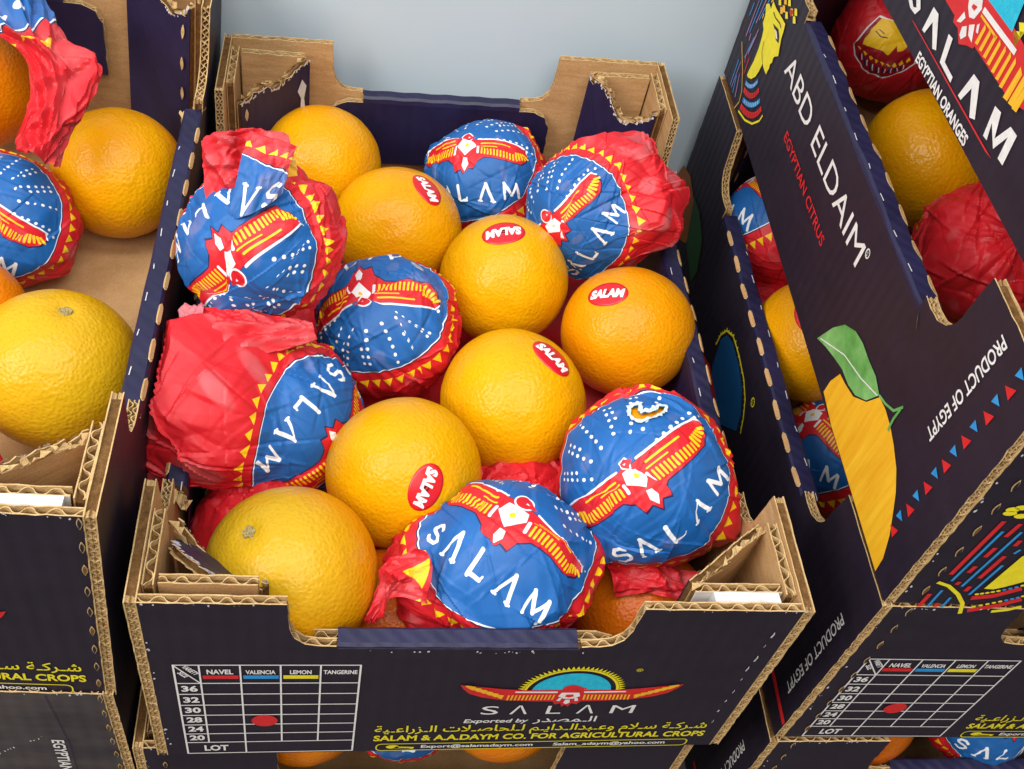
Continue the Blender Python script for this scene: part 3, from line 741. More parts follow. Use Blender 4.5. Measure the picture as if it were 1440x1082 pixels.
def queen_side(F2):
    """left side print of the reversed crate: profile head, exporter's name, fruit and triangles"""
    mb = MB(); out = [('profile_head', mb)]
    cols = ['print_violet', 'print_blue', 'print_violet', 'print_blue', 'print_amber', 'print_violet', 'print_blue', 'print_violet', 'print_violet', 'print_blue', 'print_violet', 'print_blue', 'print_violet', 'print_red', 'print_red', 'print_amber', 'print_blue']
    for k in range(17): strokeq(mb, F2, mm('str%d' % k), .0011, cols[k], .0004)
    polyq(mb, F2, mm('face'), 'print_yellow', .0006)
    strokeq(mb, F2, mm('neckline'), .0006, 'print_black', .0008); strokeq(mb, F2, mm('brow'), .0009, 'print_black', .0008)
    polyq(mb, F2, mm('eye'), 'print_black', .0008); polyq(mb, F2, mm('eyewhite'), 'print_white', .001)
    for k, (a, b) in enumerate(mm('scales')):
        polyq(mb, F2, [(a - .004, b), (a, b + .0022), (a + .0035, b + .0004), (a, b - .0022)], 'print_amber' if k % 2 else 'print_yellow', .0006)
    polyq(mb, F2, mm('redscale'), 'print_red', .0006)
    for nm, c, w in (('c_blue1', 'print_blue', .0028), ('c_red1', 'print_red', .0034), ('c_blue2', 'print_blue', .0032), ('c_red2', 'print_red', .0038), ('c_yel', 'print_yellow', .0014)):
        pts = np.array(mm(nm)); q = []
        if len(pts) == 3:
            for t in np.linspace(0, 1, 10): q.append((1 - t) ** 2 * pts[0] + 2 * t * (1 - t) * (2 * pts[1] - .5 * pts[0] - .5 * pts[2]) + t * t * pts[2])
        else: q = list(pts)
        strokeq(mb, F2, q, w, c, .0004)
        if len(pts) == 3:
            for k in range(1, 9):
                d = q[k + 1] - q[k - 1]; n = np.array([-d[1], d[0]]) / np.linalg.norm(d) * w * .36
                strokeq(mb, F2, [q[k] - n, q[k] + n], .0006, 'print_black' if 'red' in nm else 'print_white', .0006)
    strokeq(mb, F2, mm('cord'), .0008, 'print_amber', .0008)
    # fruit and leaf
    mb = MB(); out.append(('fruit_print', mb))
    fr = [(a, max(b, .0012)) for a, b in mm('fruit')]
    polyq(mb, F2, fr, 'print_amber', .0004); polyq(mb, F2, mm('leaf'), 'print_leaf', .0006)
    strokeq(mb, F2, mm('leafvein'), .0007, 'print_white', .0007)
    strokeq(mb, F2, mm('stem1'), .0014, 'print_leaf', .0006); strokeq(mb, F2, mm('stem2'), .0016, 'print_leaf', .0007)
    mb = MB(); out.append(('triangle_row', mb))
    pos = mm('tripos')
    tb, tr = np.array(mm('triB')), np.array(mm('triR')); tb = tb - tb.mean(0); tr = tr - tr.mean(0)
    for k, (a, b) in enumerate(pos):
        polyq(mb, F2, (tr if k % 2 else tb) * .95 + [a, b], 'print_red' if k % 2 else 'print_blue', .0004)
    return out

def bird_side(F2):
    mb = MB(); out = [('brand_lettering', mb)]
    q = lambda n: mm('r3_' + n)
    for n in ('S3', 'A1', 'L3', 'A2', 'M3'): polyq(mb, F2, q(n), 'print_white', .0004)
    mb = MB(); out.append(('red_line', mb)); polyq(mb, F2, q('redline'), 'print_red', .0004)
    mb = MB(); out.append(('bird_emblem', mb)); polyq(mb, F2, q('bird'), 'print_red', .0006)
    polyq(mb, F2, q('cyan'), 'print_cyan', .0007)
    for n in ('pent', 'fw1', 'fw2', 'fw3', 'fw4'): polyq(mb, F2, q(n), 'print_white', .0008)
    polyq(mb, F2, q('pstar'), 'print_red', .001)
    strokeq(mb, F2, q('wbar'), .0026, 'print_white', .0008); strokeq(mb, F2, q('obar'), .0012, 'print_amber', .0008)
    for k, (a, b) in enumerate(q('feath')):
        h = .0048 + .0004 * k; w = .0011 + (.0007 if k > 6 else 0)
        polyq(mb, F2, [(a - w, b + h * .8), (a + w, b + h), (a + w + .0004, b - h), (a - w, b - h * .9)], 'print_amber', .0008)
    for (a, b) in q('yteeth'): polyq(mb, F2, [(a - .003, b + .004), (a + .004, b), (a - .002, b - .004)], 'print_yellow', .0006)
    return out

def queen_front(F):
    mb = MB()
    for k in list(BK):
        if k[:2] in ('fr', 'fb') and k[2:].isdigit(): strokeq(mb, F, mm(k), .0022 if k[1] == 'r' else .0014, 'print_red' if k[1] == 'r' else 'print_blue', .0004)
    strokeq(mb, F, mm('farc'), .0020, 'print_yellow', .0006); polyq(mb, F, mm('fyel'), 'print_yellow', .0006)
    strokeq(mb, F, mm('fband1'), .0036, 'print_red', .0005); strokeq(mb, F, mm('fband2'), .0036, 'print_red', .0005); strokeq(mb, F, mm('fyel2'), .0024, 'print_yellow', .0005)
    for n in ('fband1', 'fband2'):
        p = [np.array(a) for a in mm(n)]
        for t in np.linspace(.05, .95, 9):
            c = p[0] * (1 - t) ** 2 + 2 * t * (1 - t) * p[1] + t * t * p[2]
            ellipse(mb, F, c[0], c[1] + .0035, .0011, .0009, 'print_yellow' if int(t * 20) % 2 else 'print_blue', .0006, 8)
    for a, b in mm('fscale'): ellipse(mb, F, a, b, .0032, .0018, 'print_yellow', .0006, 10)
    return mb

def make_crate(loc, yaw, off, label, seed, front='table', side='sun', hs=HS, slits=1, nx=0.0, hf=HF):
    rng = np.random.default_rng(seed)
    warp = make_warp(off)
    ink = 'ink_worn' if front == 'plain' else 'ink_outer'
    root = thing('fruit_crate', loc, yaw, label, 'fruit crate', 'stacked cardboard fruit crates')
    # floor panel
    mb = MB()
    board(mb, [(-W2 + .006, .006), (W2 - .006, .006), (W2 - .006, D - .006), (-W2 + .006, D - .006)], 'ssss', lambda u, v, n: (u, v, .0008 + n), .0045, 'kraft', 'kraft', 1, seed)
    mb.build('floor_panel', root, warp)
    # short panels with a folded middle
    for F, name, sd in ((FR, 'front_panel', 1), (BKF, 'back_panel', 2)):
        mb = MB(); w = W2 - .0053; sx = .0775
        right = [(sx, H), (sx - .0008, .0162 + hf), (.0745, .0072 + hf), (.0700, .0020 + hf), (.0640, hf + .0004), (.0560, hf), (.0556, hf - .0020)]
        left = [(-a, b) for a, b in right[::-1]]
        sh = nx if F is FR else nx * .2
        right = [(a + sh, b) for a, b in right]; left = [(a + sh, b) for a, b in left]
        pts = [(-w, 0), (w, 0), (w, H)] + right + left + [(-w, H)]
        kinds = ['s', 's'] + ['w'] * 6 + ['s'] * 3 + ['w'] * 6 + ['s']
        board(mb, pts, ''.join(kinds), F, .0044, ink, 'kraft', 1, seed * 7 + sd)
        # the middle is folded over inwards
        prof = [(0, hf - .0045), (.0006, hf - .0012), (.0022, hf), (.0088, hf + .0002), (.0104, hf - .0012), (.0110, hf - .0045)]
        xs = np.linspace(-.0555, .0545, 24) + sh
        for k in range(len(prof) - 1):
            for a, b in zip(xs[:-1], xs[1:]):
                ja, jb = .0003 * sin(a * 300 + seed), .0003 * sin(b * 300 + seed)
                mb.quad(F(a, prof[k][1] + ja, prof[k][0]), F(b, prof[k][1] + jb, prof[k][0]), F(b, prof[k + 1][1] + jb, prof[k + 1][0]), F(a, prof[k + 1][1] + ja, prof[k + 1][0]), 'ink_inner')
        chips(mb, F, [(-.055, hf - .004), (.054, hf - .004)], rng, 16, .0009)
        fl = [(-.0555, hf - .004), (-.066, hf - .004), (-.0745, hf - .008), (-.0785, hf - .016), (-.0795, hf - .055), (.0785, hf - .055), (.0775, hf - .016), (.0735, hf - .008), (.065, hf - .004), (.0545, hf - .004)]
        fl = [(a + sh, b) for a, b in fl]
        board(mb, fl, 'wwwlswwwws', lambda u, v, n: F(u, v, .0110 - n), .0048, 'ink_inner', 'kraft', 1, seed + 5)
        # ends of the rounded corners: pale scuffs of broken ink
        chips(mb, F, [(-W2 + .0062, .004), (-W2 + .0062, H - .004)], rng, 10, .0011)
        for k in range(9 if slits == 0 else 0):
            z = .03 + .012 * k + rng.uniform(-.002, .002); x = W2 - .0135 + rng.uniform(-.0006, .0006); l = rng.uniform(.002, .007)
            strokeq(mb, F, [(x, z), (x + .0004, z + l * .6), (x + .0001, z + l)], rng.uniform(.0003, .0009), 'chip_white', .0004, .7)
        chips(mb, F, [(-.15, H - .0003), (-.08, H - .0003)], rng, 10, .0010); chips(mb, F, [(.08, H - .0003), (.148, H - .0003)], rng, 10, .0010)
        if F is FR:
            # slits along the folded corner edge
            for k in range(9 if slits else 0):
                z = .008 + k * .0165; x = -W2 + (.0150 if side != 'none' else .016)
                for g in ((-1,) if slits == 1 else (1,)):
                    X = x if g < 0 else W2 - .0065 - .0012 * (1 - z / H)
                    q = [(X + g * -.0011 * sin(pi * t) , z + .0085 * t) for t in np.linspace(0, 1, 8)] + [(X + g * .0013 * sin(pi * t), z + .0085 * t) for t in np.linspace(1, 0, 8)][1:-1]
                    polyq(mb, F, q, 'kraft_edge', .0004)
                    q2 = [(X + (a - X) * .62, z + .0042 + (b - z - .0042) * .80) for a, b in q]
                    polyq(mb, F, q2, ink if k % 3 else 'kraft_core', .0007)
            if slits == 0:      # soft crease in the ink left of the size chart
                for q in range(16): chips(mb, F, [(-.1405 + .0015 * sin(q), .05 + .006 * q), (-.1400, .055 + .006 * q)], rng, 1, .0006, 'ink_inner')
            if front == 'plain':
                strokeq(mb, F, [(.118, H - .002), (.121, .09), (.1195, .05), (.123, .004)], .0004, 'ink_inner', .0004)
                chips(mb, F, [(.05, .045), (.11, .1)], rng, 30, .0010)
        p = mb.build(name, root, warp)
        if F is FR:
            if front == 'table':
                size_table(F).build('size_table', p, warp); winged_emblem(F, .053, .0640, .0555).build('emblem', p, warp)
                for nm, b_ in company_lettering(F): b_.build(nm, p, warp)
            elif front == 'queen': queen_front(F).build('emblem', p, warp)
            elif front == 'plain':
                tb = MB(); text(tb, F, 'EGYPTIAN ORANGES', .1128, .0950, .082, .0060, 'print_white', -pi / 2 - .03, .02); tb.build('lettering', p, warp)
    # long sides: high at the corners, low and folded over in the middle
    ya, yb = .0935, D - .0935
    for F, name, sg in ((LF, 'side_panel', -1), (RF, 'side_panel', 1)):
        mb = MB()
        fr_ = [(0, H), (.0625, H), (.0645, .1330), (.0665, .1180), (.0712, .1112), (.0780, .1072), (.0860, .1062), (ya, .1068), (ya, hs - .003)]
        bk_ = [(D - a, b) for a, b in fr_[::-1]]
        pts = [(0, 0)] + fr_ + bk_ + [(D, 0)]
        kinds = ['w', 'l'] + ['w'] * 6 + ['l', 's', 'l'] + ['w'] * 6 + ['l', 'w', 's']
        ink_in = 'kraft'
        board(mb, pts, ''.join(kinds), F, .0052, 'ink_outer', ink_in, 2, seed * 13 + sg)
        prof = [(0, hs - .004), (.0004, hs - .0012), (.0016, hs), (.0095, hs + .0002), (.0108, hs - .001), (.0113, hs - .005), (.0085, hs - .045), (.0072, .008)]
        ys = np.linspace(ya, yb, 40)
        wob = lambda y: .0006 * sin(y * 61 + seed) + .0004 * sin(y * 170 + 2 * seed)
        for k in range(len(prof) - 1):
            for a, b in zip(ys[:-1], ys[1:]):
                mb.quad(F(a, prof[k][1] + wob(a), prof[k][0]), F(b, prof[k][1] + wob(b), prof[k][0]), F(b, prof[k + 1][1] + wob(b), prof[k + 1][0]), F(a, prof[k + 1][1] + wob(a), prof[k + 1][0]), 'ink_inner')
        for ye, dy in ((ya, -1), (yb, 1)):
            cap = [F(ye, z + wob(ye), n) for n, z in prof[:6]] + [F(ye, hs - .02, .010), F(ye, hs - .02, .003)]
            mb.add(cap, [list(range(len(cap)))], 'kraft_core')
            for q in range(9): crumb(mb, F(ye, hs - .001 - .0010 * q, .0030 + .0008 * q), rng, 2, .0062, (0, dy * .85, -.35 + .3 * (q % 3)))
        n_ = 9
        for k in range(n_):
            y0 = ya + .006 + k * (yb - ya - .012) / n_; y1 = y0 + .0150
            slit(mb, F, y0, y1, hs, wob, -1 if side == 'queen' else 1)
            dn = .0018 if side == 'queen' else .0085
            strokeq(mb, lambda u, v, n: F(u, hs + .0002 + wob(u) - n, v), [(y0 - .009, dn + .0004 * sin(k)), (y0 - .004 + .002 * sin(3 * k), dn)], .0005, 'chip_white', .0004)
        p = mb.build(name, root, warp)
        if sg < 0 and side != 'none':
            F2 = lambda u, v, n: (-W2 + n, u, v)
            if side == 'sun':
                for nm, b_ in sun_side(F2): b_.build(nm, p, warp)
                tb = MB(); text(tb, LT, 'PRODUCT OF EGYPT', -.0175, .1105, .080, .0062, 'print_white', -pi / 2, .012); tb.build('lettering', p, warp)
            if side == 'queen':
                for nm, b_ in queen_side(F2): b_.build(nm, p, warp)
                tb = MB()
                text(tb, LT, 'ABD ELDAIM', -.3240, .0655, .1700, .0145, 'print_white', 0, .0)
                text(tb, LT, '\u00ae', -.1525, .0765, .0050, .0050, 'print_white')
                tb.build('exporter_name', p, warp); tb = MB()
                text(tb, LT, 'EGYPTIAN CITRUS', -.2880, .0430, .0950, .0062, 'print_red', 0, .012)
                tb.build('product_line', p, warp); tb = MB()
                text(tb, LT, 'PRODUCT OF EGYPT', -.0395, .1400, .0660, .0066, 'print_white', -pi / 2 - .06, .018)
                tb.build('country_line', p, warp)
            if side == 'bird':
                for nm, b_ in bird_side(F2): b_.build(nm, p, warp)
                tb = MB(); a, b = mm('r3_eg')[0], mm('r3_eg')[2]
                text(tb, LT, 'EGYPTIAN ORANGES', -a[0], a[1] - .0050, a[0] - b[0], .0052, 'print_white', math.atan2(b[1] - a[1], a[0] - b[0]), .03); tb.build('lettering', p, warp)
    # triangular corner posts
    for ci, (sx, back) in enumerate(((-1, 0), (1, 0), (-1, 1), (1, 1))):
        mb = MB(); r2 = np.random.default_rng(seed * 31 + ci)
        Pf = lambda a, b, z: (sx * (W2 - a), (D - b if back else b), z)
        # lining along the short panel, white liner strip and lining along the side
        board(mb, [(.012, .002), (.0530, .002), (.0530, H - .0035), (.012, H - .0030)], 'sslw'.replace('l', 's')[:2] + 'tw'[:0] + 'sw'[::-1], lambda u, v, n: Pf(u, .0112 + n, v), .0048, 'white_liner' if (seed, ci) != (1, 0) else 'kraft', 'kraft', 1, seed + ci)
        if not back and (seed, ci) != (1, 0): mb.add([Pf(.0140, .0052, H - .0022), Pf(.0450, .0052, H - .0024), Pf(.0450, .0112, H - .0030), Pf(.0140, .0112, H - .0028),
                Pf(.0140, .0052, H - .02), Pf(.0450, .0052, H - .02), Pf(.0450, .0112, H - .02), Pf(.0140, .0112, H - .02)],
               [(0, 1, 2, 3), (0, 1, 5, 4), (1, 2, 6, 5), (3, 0, 4, 7)], 'white_liner')
        board(mb, [(.010, .002), (.0490, .002), (.0490, H - .0030), (.010, H - .0022)], 'ssws'.replace('w', 's', 0)[:2] + 'sw'[::-1] + '', lambda u, v, n: Pf(.0056 + n, u, v), .0050, 'kraft', 'kraft', 1, seed + 20 + ci)
        # torn diagonal face
        A = np.array([.0540, .0170]); B = np.array([.0118, .0500]); dv = B - A; Ld = np.linalg.norm(dv); dv /= Ld
        nv = np.array([dv[1], -dv[0]])          # towards the crate inside
        if nv.sum() < 0: nv = -nv
        dips = [(.2, .012), (.75, .016)] if back else [(.5, .008), (.9, .012)]
        if label_dips.get((seed, ci)): dips = label_dips[(seed, ci)]
        top = []
        for t in np.linspace(1, 0, 9):
            d = .002 + .002 * r2.uniform()
            for c_, a_ in dips: d += a_ * math.exp(-((t - c_) / .22) ** 2)
            top.append((t * Ld, H - d))
        outl = [(0, .002), (Ld, .002)] + top
        lean = .003 * (ci % 2)
        def Fd(u, v, n, A=A, dv=dv, nv=nv, lean=lean):
            q = A + dv * u + nv * (.0045 - n) - nv * lean * min(1.15, max(0, (v - .110) / (H - .114)) ** 1.15)
            return Pf(q[0], q[1], v)
        board(mb, outl, 's' + 's' + 't' * 8 + 's', Fd, .0046, 'ink_inner', 'kraft', 1, seed + 40 + ci, torn=.0022)
        # torn paper fringe along the top of the diagonal
        for k in range(len(top) - 1):
            a, b = top[k], top[k + 1]
            for q in range(3):
                t = (q + r2.uniform()) / 3; u = a[0] + (b[0] - a[0]) * t; v = a[1] + (b[1] - a[1]) * t
                h = r2.uniform(.001, .0042); w = r2.uniform(.0015, .0038)
                mb.add([Fd(u - w, v - .0005, .0048), Fd(u + w, v - .0005, .0048), Fd(u + w * .6, v + h, .0035 + r2.uniform(-.002, .003)), Fd(u - w * .5, v + h * .8, .0030 + r2.uniform(-.002, .003))], [(0, 1, 2, 3)], 'kraft_edge')
            chips(mb, Fd, [a, b], r2, 5, .0012)
        for k in range(5):
            z = .03 + k * .022
            q = [(Ld - .004 + g * .0014 * sin(pi * t), z + .010 * t) for g, ts in ((-1, np.linspace(0, 1, 7)), (1, np.linspace(1, 0, 7)[1:-1])) for t in ts]
            polyq(mb, Fd, q, 'kraft_edge', .0004)
        if (seed, ci) == (1, 2):      # strip of torn-off ink on the back left post
            polyq(mb, Fd, [(.004, .112), (.010, .126), (.0065, .134), (.003, .128), (.0085, .100), (.013, .070), (.017, .060), (.0155, .085)], 'white_liner', .0005)
        if (seed, ci) == (1, 0):      # torn top of the diagonal, bent over into the post
            def Fc(u, v, n):
                q = A + dv * u + nv * (.0045 - .62 * v - .75 * n)
                return Pf(q[0], q[1], H - .0300 + .78 * v - .62 * n)
            fo = [(.003, 0), (Ld - .003, 0), (Ld - .006, .016), (Ld - .012, .021), (Ld * .5, .0235), (.013, .021), (.007, .014)]
            board(mb, fo, 'sttttts'.replace('s', 't', 0), Fc, .0042, 'ink_inner', 'kraft', 1, 77, torn=.0016)
            chips(mb, Fc, fo[2:], r2, 60, .0020)
        mb.build('corner_post', root, warp)
    return root
label_dips = {(1, 2): [(.95, .014), (.45, .012)], (1, 3): [(.55, .016), (.8, .010)], (1, 0): [(.5, .034), (.15, .020), (.85, .020)], (1, 1): [(.3, .006), (.95, .006)]}

# ------------------------------------------------------------------ room
def room_box(name, x0, x1, y0, y1, z0, z1, mat):
    mb = MB()
    v = [(x, y, z) for x in (x0, x1) for y in (y0, y1) for z in (z0, z1)]
    mb.add(v, [(0, 1, 3, 2), (4, 6, 7, 5), (0, 4, 5, 1), (2, 3, 7, 6), (0, 2, 6, 4), (1, 5, 7, 3)], mat)
    o = mb.build(name); o['kind'] = 'structure'; return o
room_box('wall', -3, 3, .440, .55, -.18, 2.6, 'wall_paint')
room_box('floor', -3, 3, -3, .438, -.30, -.1585, 'shop_floor')
room_box('plinth', -.80, -.164, -.05, .4375, -.158, -.1035, 'shop_floor')

# ------------------------------------------------------------------ crates
make_crate((0, 0, 0), 0, offs((.0003, -.0066), (-.0034, .0011), (-.0016, -.0001), (-.0017, -.0009), (.0023, -.0045), (-.0054, .0043)),
           'big open crate of oranges in the centre, winged sun emblem on its front', 1, slits=0, nx=-.0066)
make_crate((.3326, .0057, -.0077), -.005, offs((-.0002, .0035), (0, 0), (.0024, .0013), (0, 0), (.0039, .0018), (0, 0)),
           'right stack crate with slanting size chart, right under the crate with the profile head', 2)
make_crate((.3368, .0049, .1444), -.0156, offs((-.002, .0001), (0, 0), (0, 0), (0, 0), (.0, .0), (0, 0)),
           'right stack crate with yellow profile head and printed leafy fruit on its long side', 3, 'queen', 'queen')
make_crate((.3529, .0070, .2957), .0144, offs(), 'topmost crate of the right stack, big red bird printed on its long side', 4, 'table', 'bird')
make_crate((-.3115, .0142, .0456), -.0277, offs((0, 0), (-.0048, -.004), (0, 0), (.0038, .0014), (0, 0), (.002, 0)),
           'half empty crate on top of the left stack, bare brown floor showing inside', 5, 'table', 'sun', .099, 2)
make_crate((-.3125, .0125, -.1033), -.0277, offs((0, 0), (-.002, 0), (0, 0), (-.0048, 0)), 'scuffed dark crate with upright white lettering, below the half empty left crate', 6, 'plain', 'none', HS, 2)
make_crate((-.0130, .0045, -.1566), .002, offs(), 'crate under the big central crate, only its torn top edge showing', 7, hf=.080)
make_crate((.3310, .0045, -.1566), -.004, offs(), 'lowest crate of the right stack, under the crate with the slanting size chart', 8, hf=.100)

# ------------------------------------------------------------------ fruit
def sphere_dirs(level):
    bm = bmesh.new(); bmesh.ops.create_icosphere(bm, subdivisions=level, radius=1)
    v = np.array([w.co for w in bm.verts]); v /= np.linalg.norm(v, axis=1)[:, None]
    f = np.array([[w.index for w in p.verts] for p in bm.faces]); bm.free()
    return v, f
DIR = {k: sphere_dirs(k) for k in (4, 6, 7, 8)}

def unit(v): v = np.array(v, float); return v / np.linalg.norm(v)
def frame(axis, up):
    a = unit(axis); u = np.array(up, float); u = unit(u - a * (u @ a)); return a, u, np.cross(u, a)

class Lumps:
    """smooth random function on the sphere"""
    def __init__(s, seed, n=14, fmin=1.5, fmax=4):
        r = np.random.default_rng(seed); k = r.normal(size=(n, 3)); k /= np.linalg.norm(k, axis=1)[:, None]
        s.k = k * r.uniform(fmin, fmax, n)[:, None]; s.p = r.uniform(0, 6.28, n); s.a = r.normal(size=n) / math.sqrt(n)
    def __call__(s, d): return np.sin(d @ s.k.T + s.p) @ s.a

def mesh_np(name, V, F, mats, smooth=True):
    me = bpy.data.meshes.new(name)
    me.vertices.add(len(V)); me.vertices.foreach_set('co', np.asarray(V, np.float32).ravel())
    n = F.shape[1]
    me.loops.add(F.size); me.loops.foreach_set('vertex_index', F.astype(np.int32).ravel())
    me.polygons.add(len(F)); me.polygons.foreach_set('loop_start', (np.arange(len(F)) * n).astype(np.int32))
    me.update(calc_edges=True)
    me.polygons.foreach_set('use_smooth', [smooth] * len(F))
    for m in mats: me.materials.append(MATS[m])
    return me
def link(name, me, parent=None, loc=None):
    o = bpy.data.objects.new(name, me); COL.objects.link(o)
    if parent: o.parent = parent
    if loc is not None: o.location = loc
    return o

GOLD = (.71, .308, .0012, 1)
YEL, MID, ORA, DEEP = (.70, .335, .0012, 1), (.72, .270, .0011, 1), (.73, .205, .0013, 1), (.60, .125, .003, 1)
ORANGES = 'loose unwrapped oranges in the crates'
def orange(c, r, colour, label, seed, sticker=None, stem=None, green=0.0, flat=.04, level=6):
    rng = np.random.default_rng(seed)
    ax = unit(stem) if stem is not None else unit(rng.normal(size=3))
    lum = Lumps(seed, 12, 1.2, 3.2); dim = Lumps(seed + 5, 30, 14, 30)
    def rad(d):
        h = d @ ax
        q = r * (1 - flat * h * h + .030 * lum(d) + .0024 * dim(d))
        if stem is not None: q = q - r * .05 * np.exp(-((1 - h) / .012))
        return q
    d, f = DIR[level]
    V = d * rad(d)[:, None]
    simple = sticker is None and stem is None
    me = mesh_np('peel', V, f, ['orange_peel'])
    h = d @ ax
    g = green * np.clip(.12 + .85 * h + .40 * lum(d), 0, 1)
    at = me.attributes.new('green', 'FLOAT', 'POINT'); at.data.foreach_set('value', g.astype(np.float32))
    if simple:
        o = link('orange', me, None, c); o.color = colour; tag(o, label, 'orange', ORANGES); return o
    root = thing('orange', c, 0, label, 'orange', ORANGES)
    o = link('peel', me, root); o.color = colour
    if sticker:
        a, rd = unit(sticker[0]), np.array(sticker[1], float)
        rd = unit(rd - a * (rd @ a)); up = np.cross(a, rd)
        def P(x, y, n=0):
            m = np.stack([np.full_like(x, 0.0), np.zeros_like(x)], -1); rho = np.hypot(x, y) + 1e-12
            th = rho / r
            dd = a * np.cos(th)[:, None] + (rd * (x / rho)[:, None] + up * (y / rho)[:, None]) * np.sin(th)[:, None]
            return dd * (rad(dd) + n)[:, None]
        rx, ry = .0128, .0088
        rings, seg = 7, 40; vs = [[0, 0]]; fs = []
        for i in range(1, rings + 1):
            for j in range(seg): vs.append([rx * i / rings * cos(2 * pi * j / seg), ry * i / rings * sin(2 * pi * j / seg)])
        vs = np.array(vs)
        mb = MB(); pts = P(vs[:, 0], vs[:, 1], .0003)
        for j in range(seg): fs.append((0, 1 + j, 1 + (j + 1) % seg))
        for i in range(rings - 1):
            for j in range(seg): b = 1 + i * seg; fs.append((b + j, b + (j + 1) % seg, b + seg + (j + 1) % seg, b + seg + j))
        skirt = P(vs[-seg:, 0] * 1.01, vs[-seg:, 1] * 1.01, -.0002); n0 = len(pts)
        for j in range(seg): fs.append((1 + (rings - 1) * seg + j, 1 + (rings - 1) * seg + (j + 1) % seg, n0 + (j + 1) % seg, n0 + j))
        mb.add(np.vstack([pts, skirt]), fs, 'sticker_red')
        st = mb.build('sticker', root, smooth=True)
        gv, gf = glyphs('SALAM', .06)
        x = gv[:, 0] - (gv[:, 0].min() + gv[:, 0].max()) / 2; y = gv[:, 1] - .35
        x = x / (gv[:, 0].max() - gv[:, 0].min()) * .0205 + y * .0012; y = y / .7 * .0056
        tb = MB(); tb.add(P(x, y, .0006), gf, 'sticker_white'); tb.build('lettering', st)
    if stem is not None:
        mb = MB(); R0 = float(rad(ax[None])[0]); t1 = unit(np.cross(ax, [.3, .8, .2])); t2 = np.cross(ax, t1)
        n = 14; rings = [(.0034, .0006), (.0028, .0014), (.0016, .0010), (.0010, .0016)]
        pr = []
        for q, (rr, hh) in enumerate(rings):
            pr.append([ax * (R0 + hh + rng.uniform(-.0003, .0003)) + (t1 * cos(2 * pi * k / n) + t2 * sin(2 * pi * k / n)) * rr * rng.uniform(.75, 1.25) for k in range(n)])
        for q in range(len(rings) - 1):
            for k in range(n): mb.quad(pr[q][k], pr[q][(k + 1) % n], pr[q + 1][(k + 1) % n], pr[q + 1][k], 'stem_cork')
        mb.add(pr[-1], [list(range(n))], 'stem_cork')
        mb.build('stem_button', root)
    return root

orange((-.0832, .3731, .0796), .0404, GOLD, 'plain orange without sticker in the back left corner of the central crate', 11)
orange((-.0323, .3100, .0823), .0410, GOLD, 'orange with its red sticker at the right edge, before the back left orange', 12, ((.388, -.058, .920), (.456, -.855, -.247)))
orange((.0334, .2628, .0882), .0406, YEL, 'yellow orange with upside down red sticker on top, middle of the central crate', 13, ((-.171, -.052, .984), (-.978, -.113, -.176)))
orange((.1049, .2232, .0902), .0409, MID, 'orange with level red sticker beside the right wall of the central crate', 14, ((-.496, -.093, .863), (.847, -.269, .458)))
orange((.0324, .1666, .0837), .0421, YEL, 'large yellow orange with slanting red sticker at its upper right, central crate', 15, ((.364, .037, .931), (.702, -.668, -.248)))
orange((-.0309, .1126, .0882), .0414, YEL, 'yellow orange with red sticker low on its front, behind the front blue wrap', 16, ((.207, -.701, .682), (-.325, -.707, -.628)))
orange((-.0853, .0493, .0934), .0420, MID, 'yellow orange with brown stem button in the front left corner, central crate', 17, None, (-.497, -.028, .867), .8)
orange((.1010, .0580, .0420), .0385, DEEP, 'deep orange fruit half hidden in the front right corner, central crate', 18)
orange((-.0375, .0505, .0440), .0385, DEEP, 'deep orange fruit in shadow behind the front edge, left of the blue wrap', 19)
orange((-.3004, .3837, .1112), .0415, ORA, 'orange cut by the left photo edge beside the red twisted paper, left crate', 20)
orange((-.2062, .3339, .0916), .0405, GOLD, 'bare orange beside the right wall of the left crate, below the back corner post', 21)
orange((-.2720, .2060, .0885), .0375, ORA, 'orange mostly hidden behind the large yellow orange of the left crate', 22)
orange((-.2125, .1709, .0937), .0426, YEL, 'large yellow orange with pale stem star in the front of the left crate', 23, None, (.171, .115, .978), .6)
orange((.2340, .2329, .0795), .0412, GOLD, 'orange in the gap below the profile head crate, right stack', 24, ((-.490, -.253, .834), (.128, -.967, -.219)))
orange((.2704, .2692, .2017), .0408, GOLD, 'rough orange between the two red paper wraps in the upper right crate', 25)
orange((-.077, .0515, -.0455), .040, ORA, 'orange peeping out below the size chart of the central crate', 26)
orange((.036, .0515, -.0450), .040, ORA, 'orange peeping out below the lettering of the central crate', 27)
orange((.2640, .0500, -.0520), .0385, DEEP, 'orange peeping out below the slanting size chart, lowest right crate', 28)

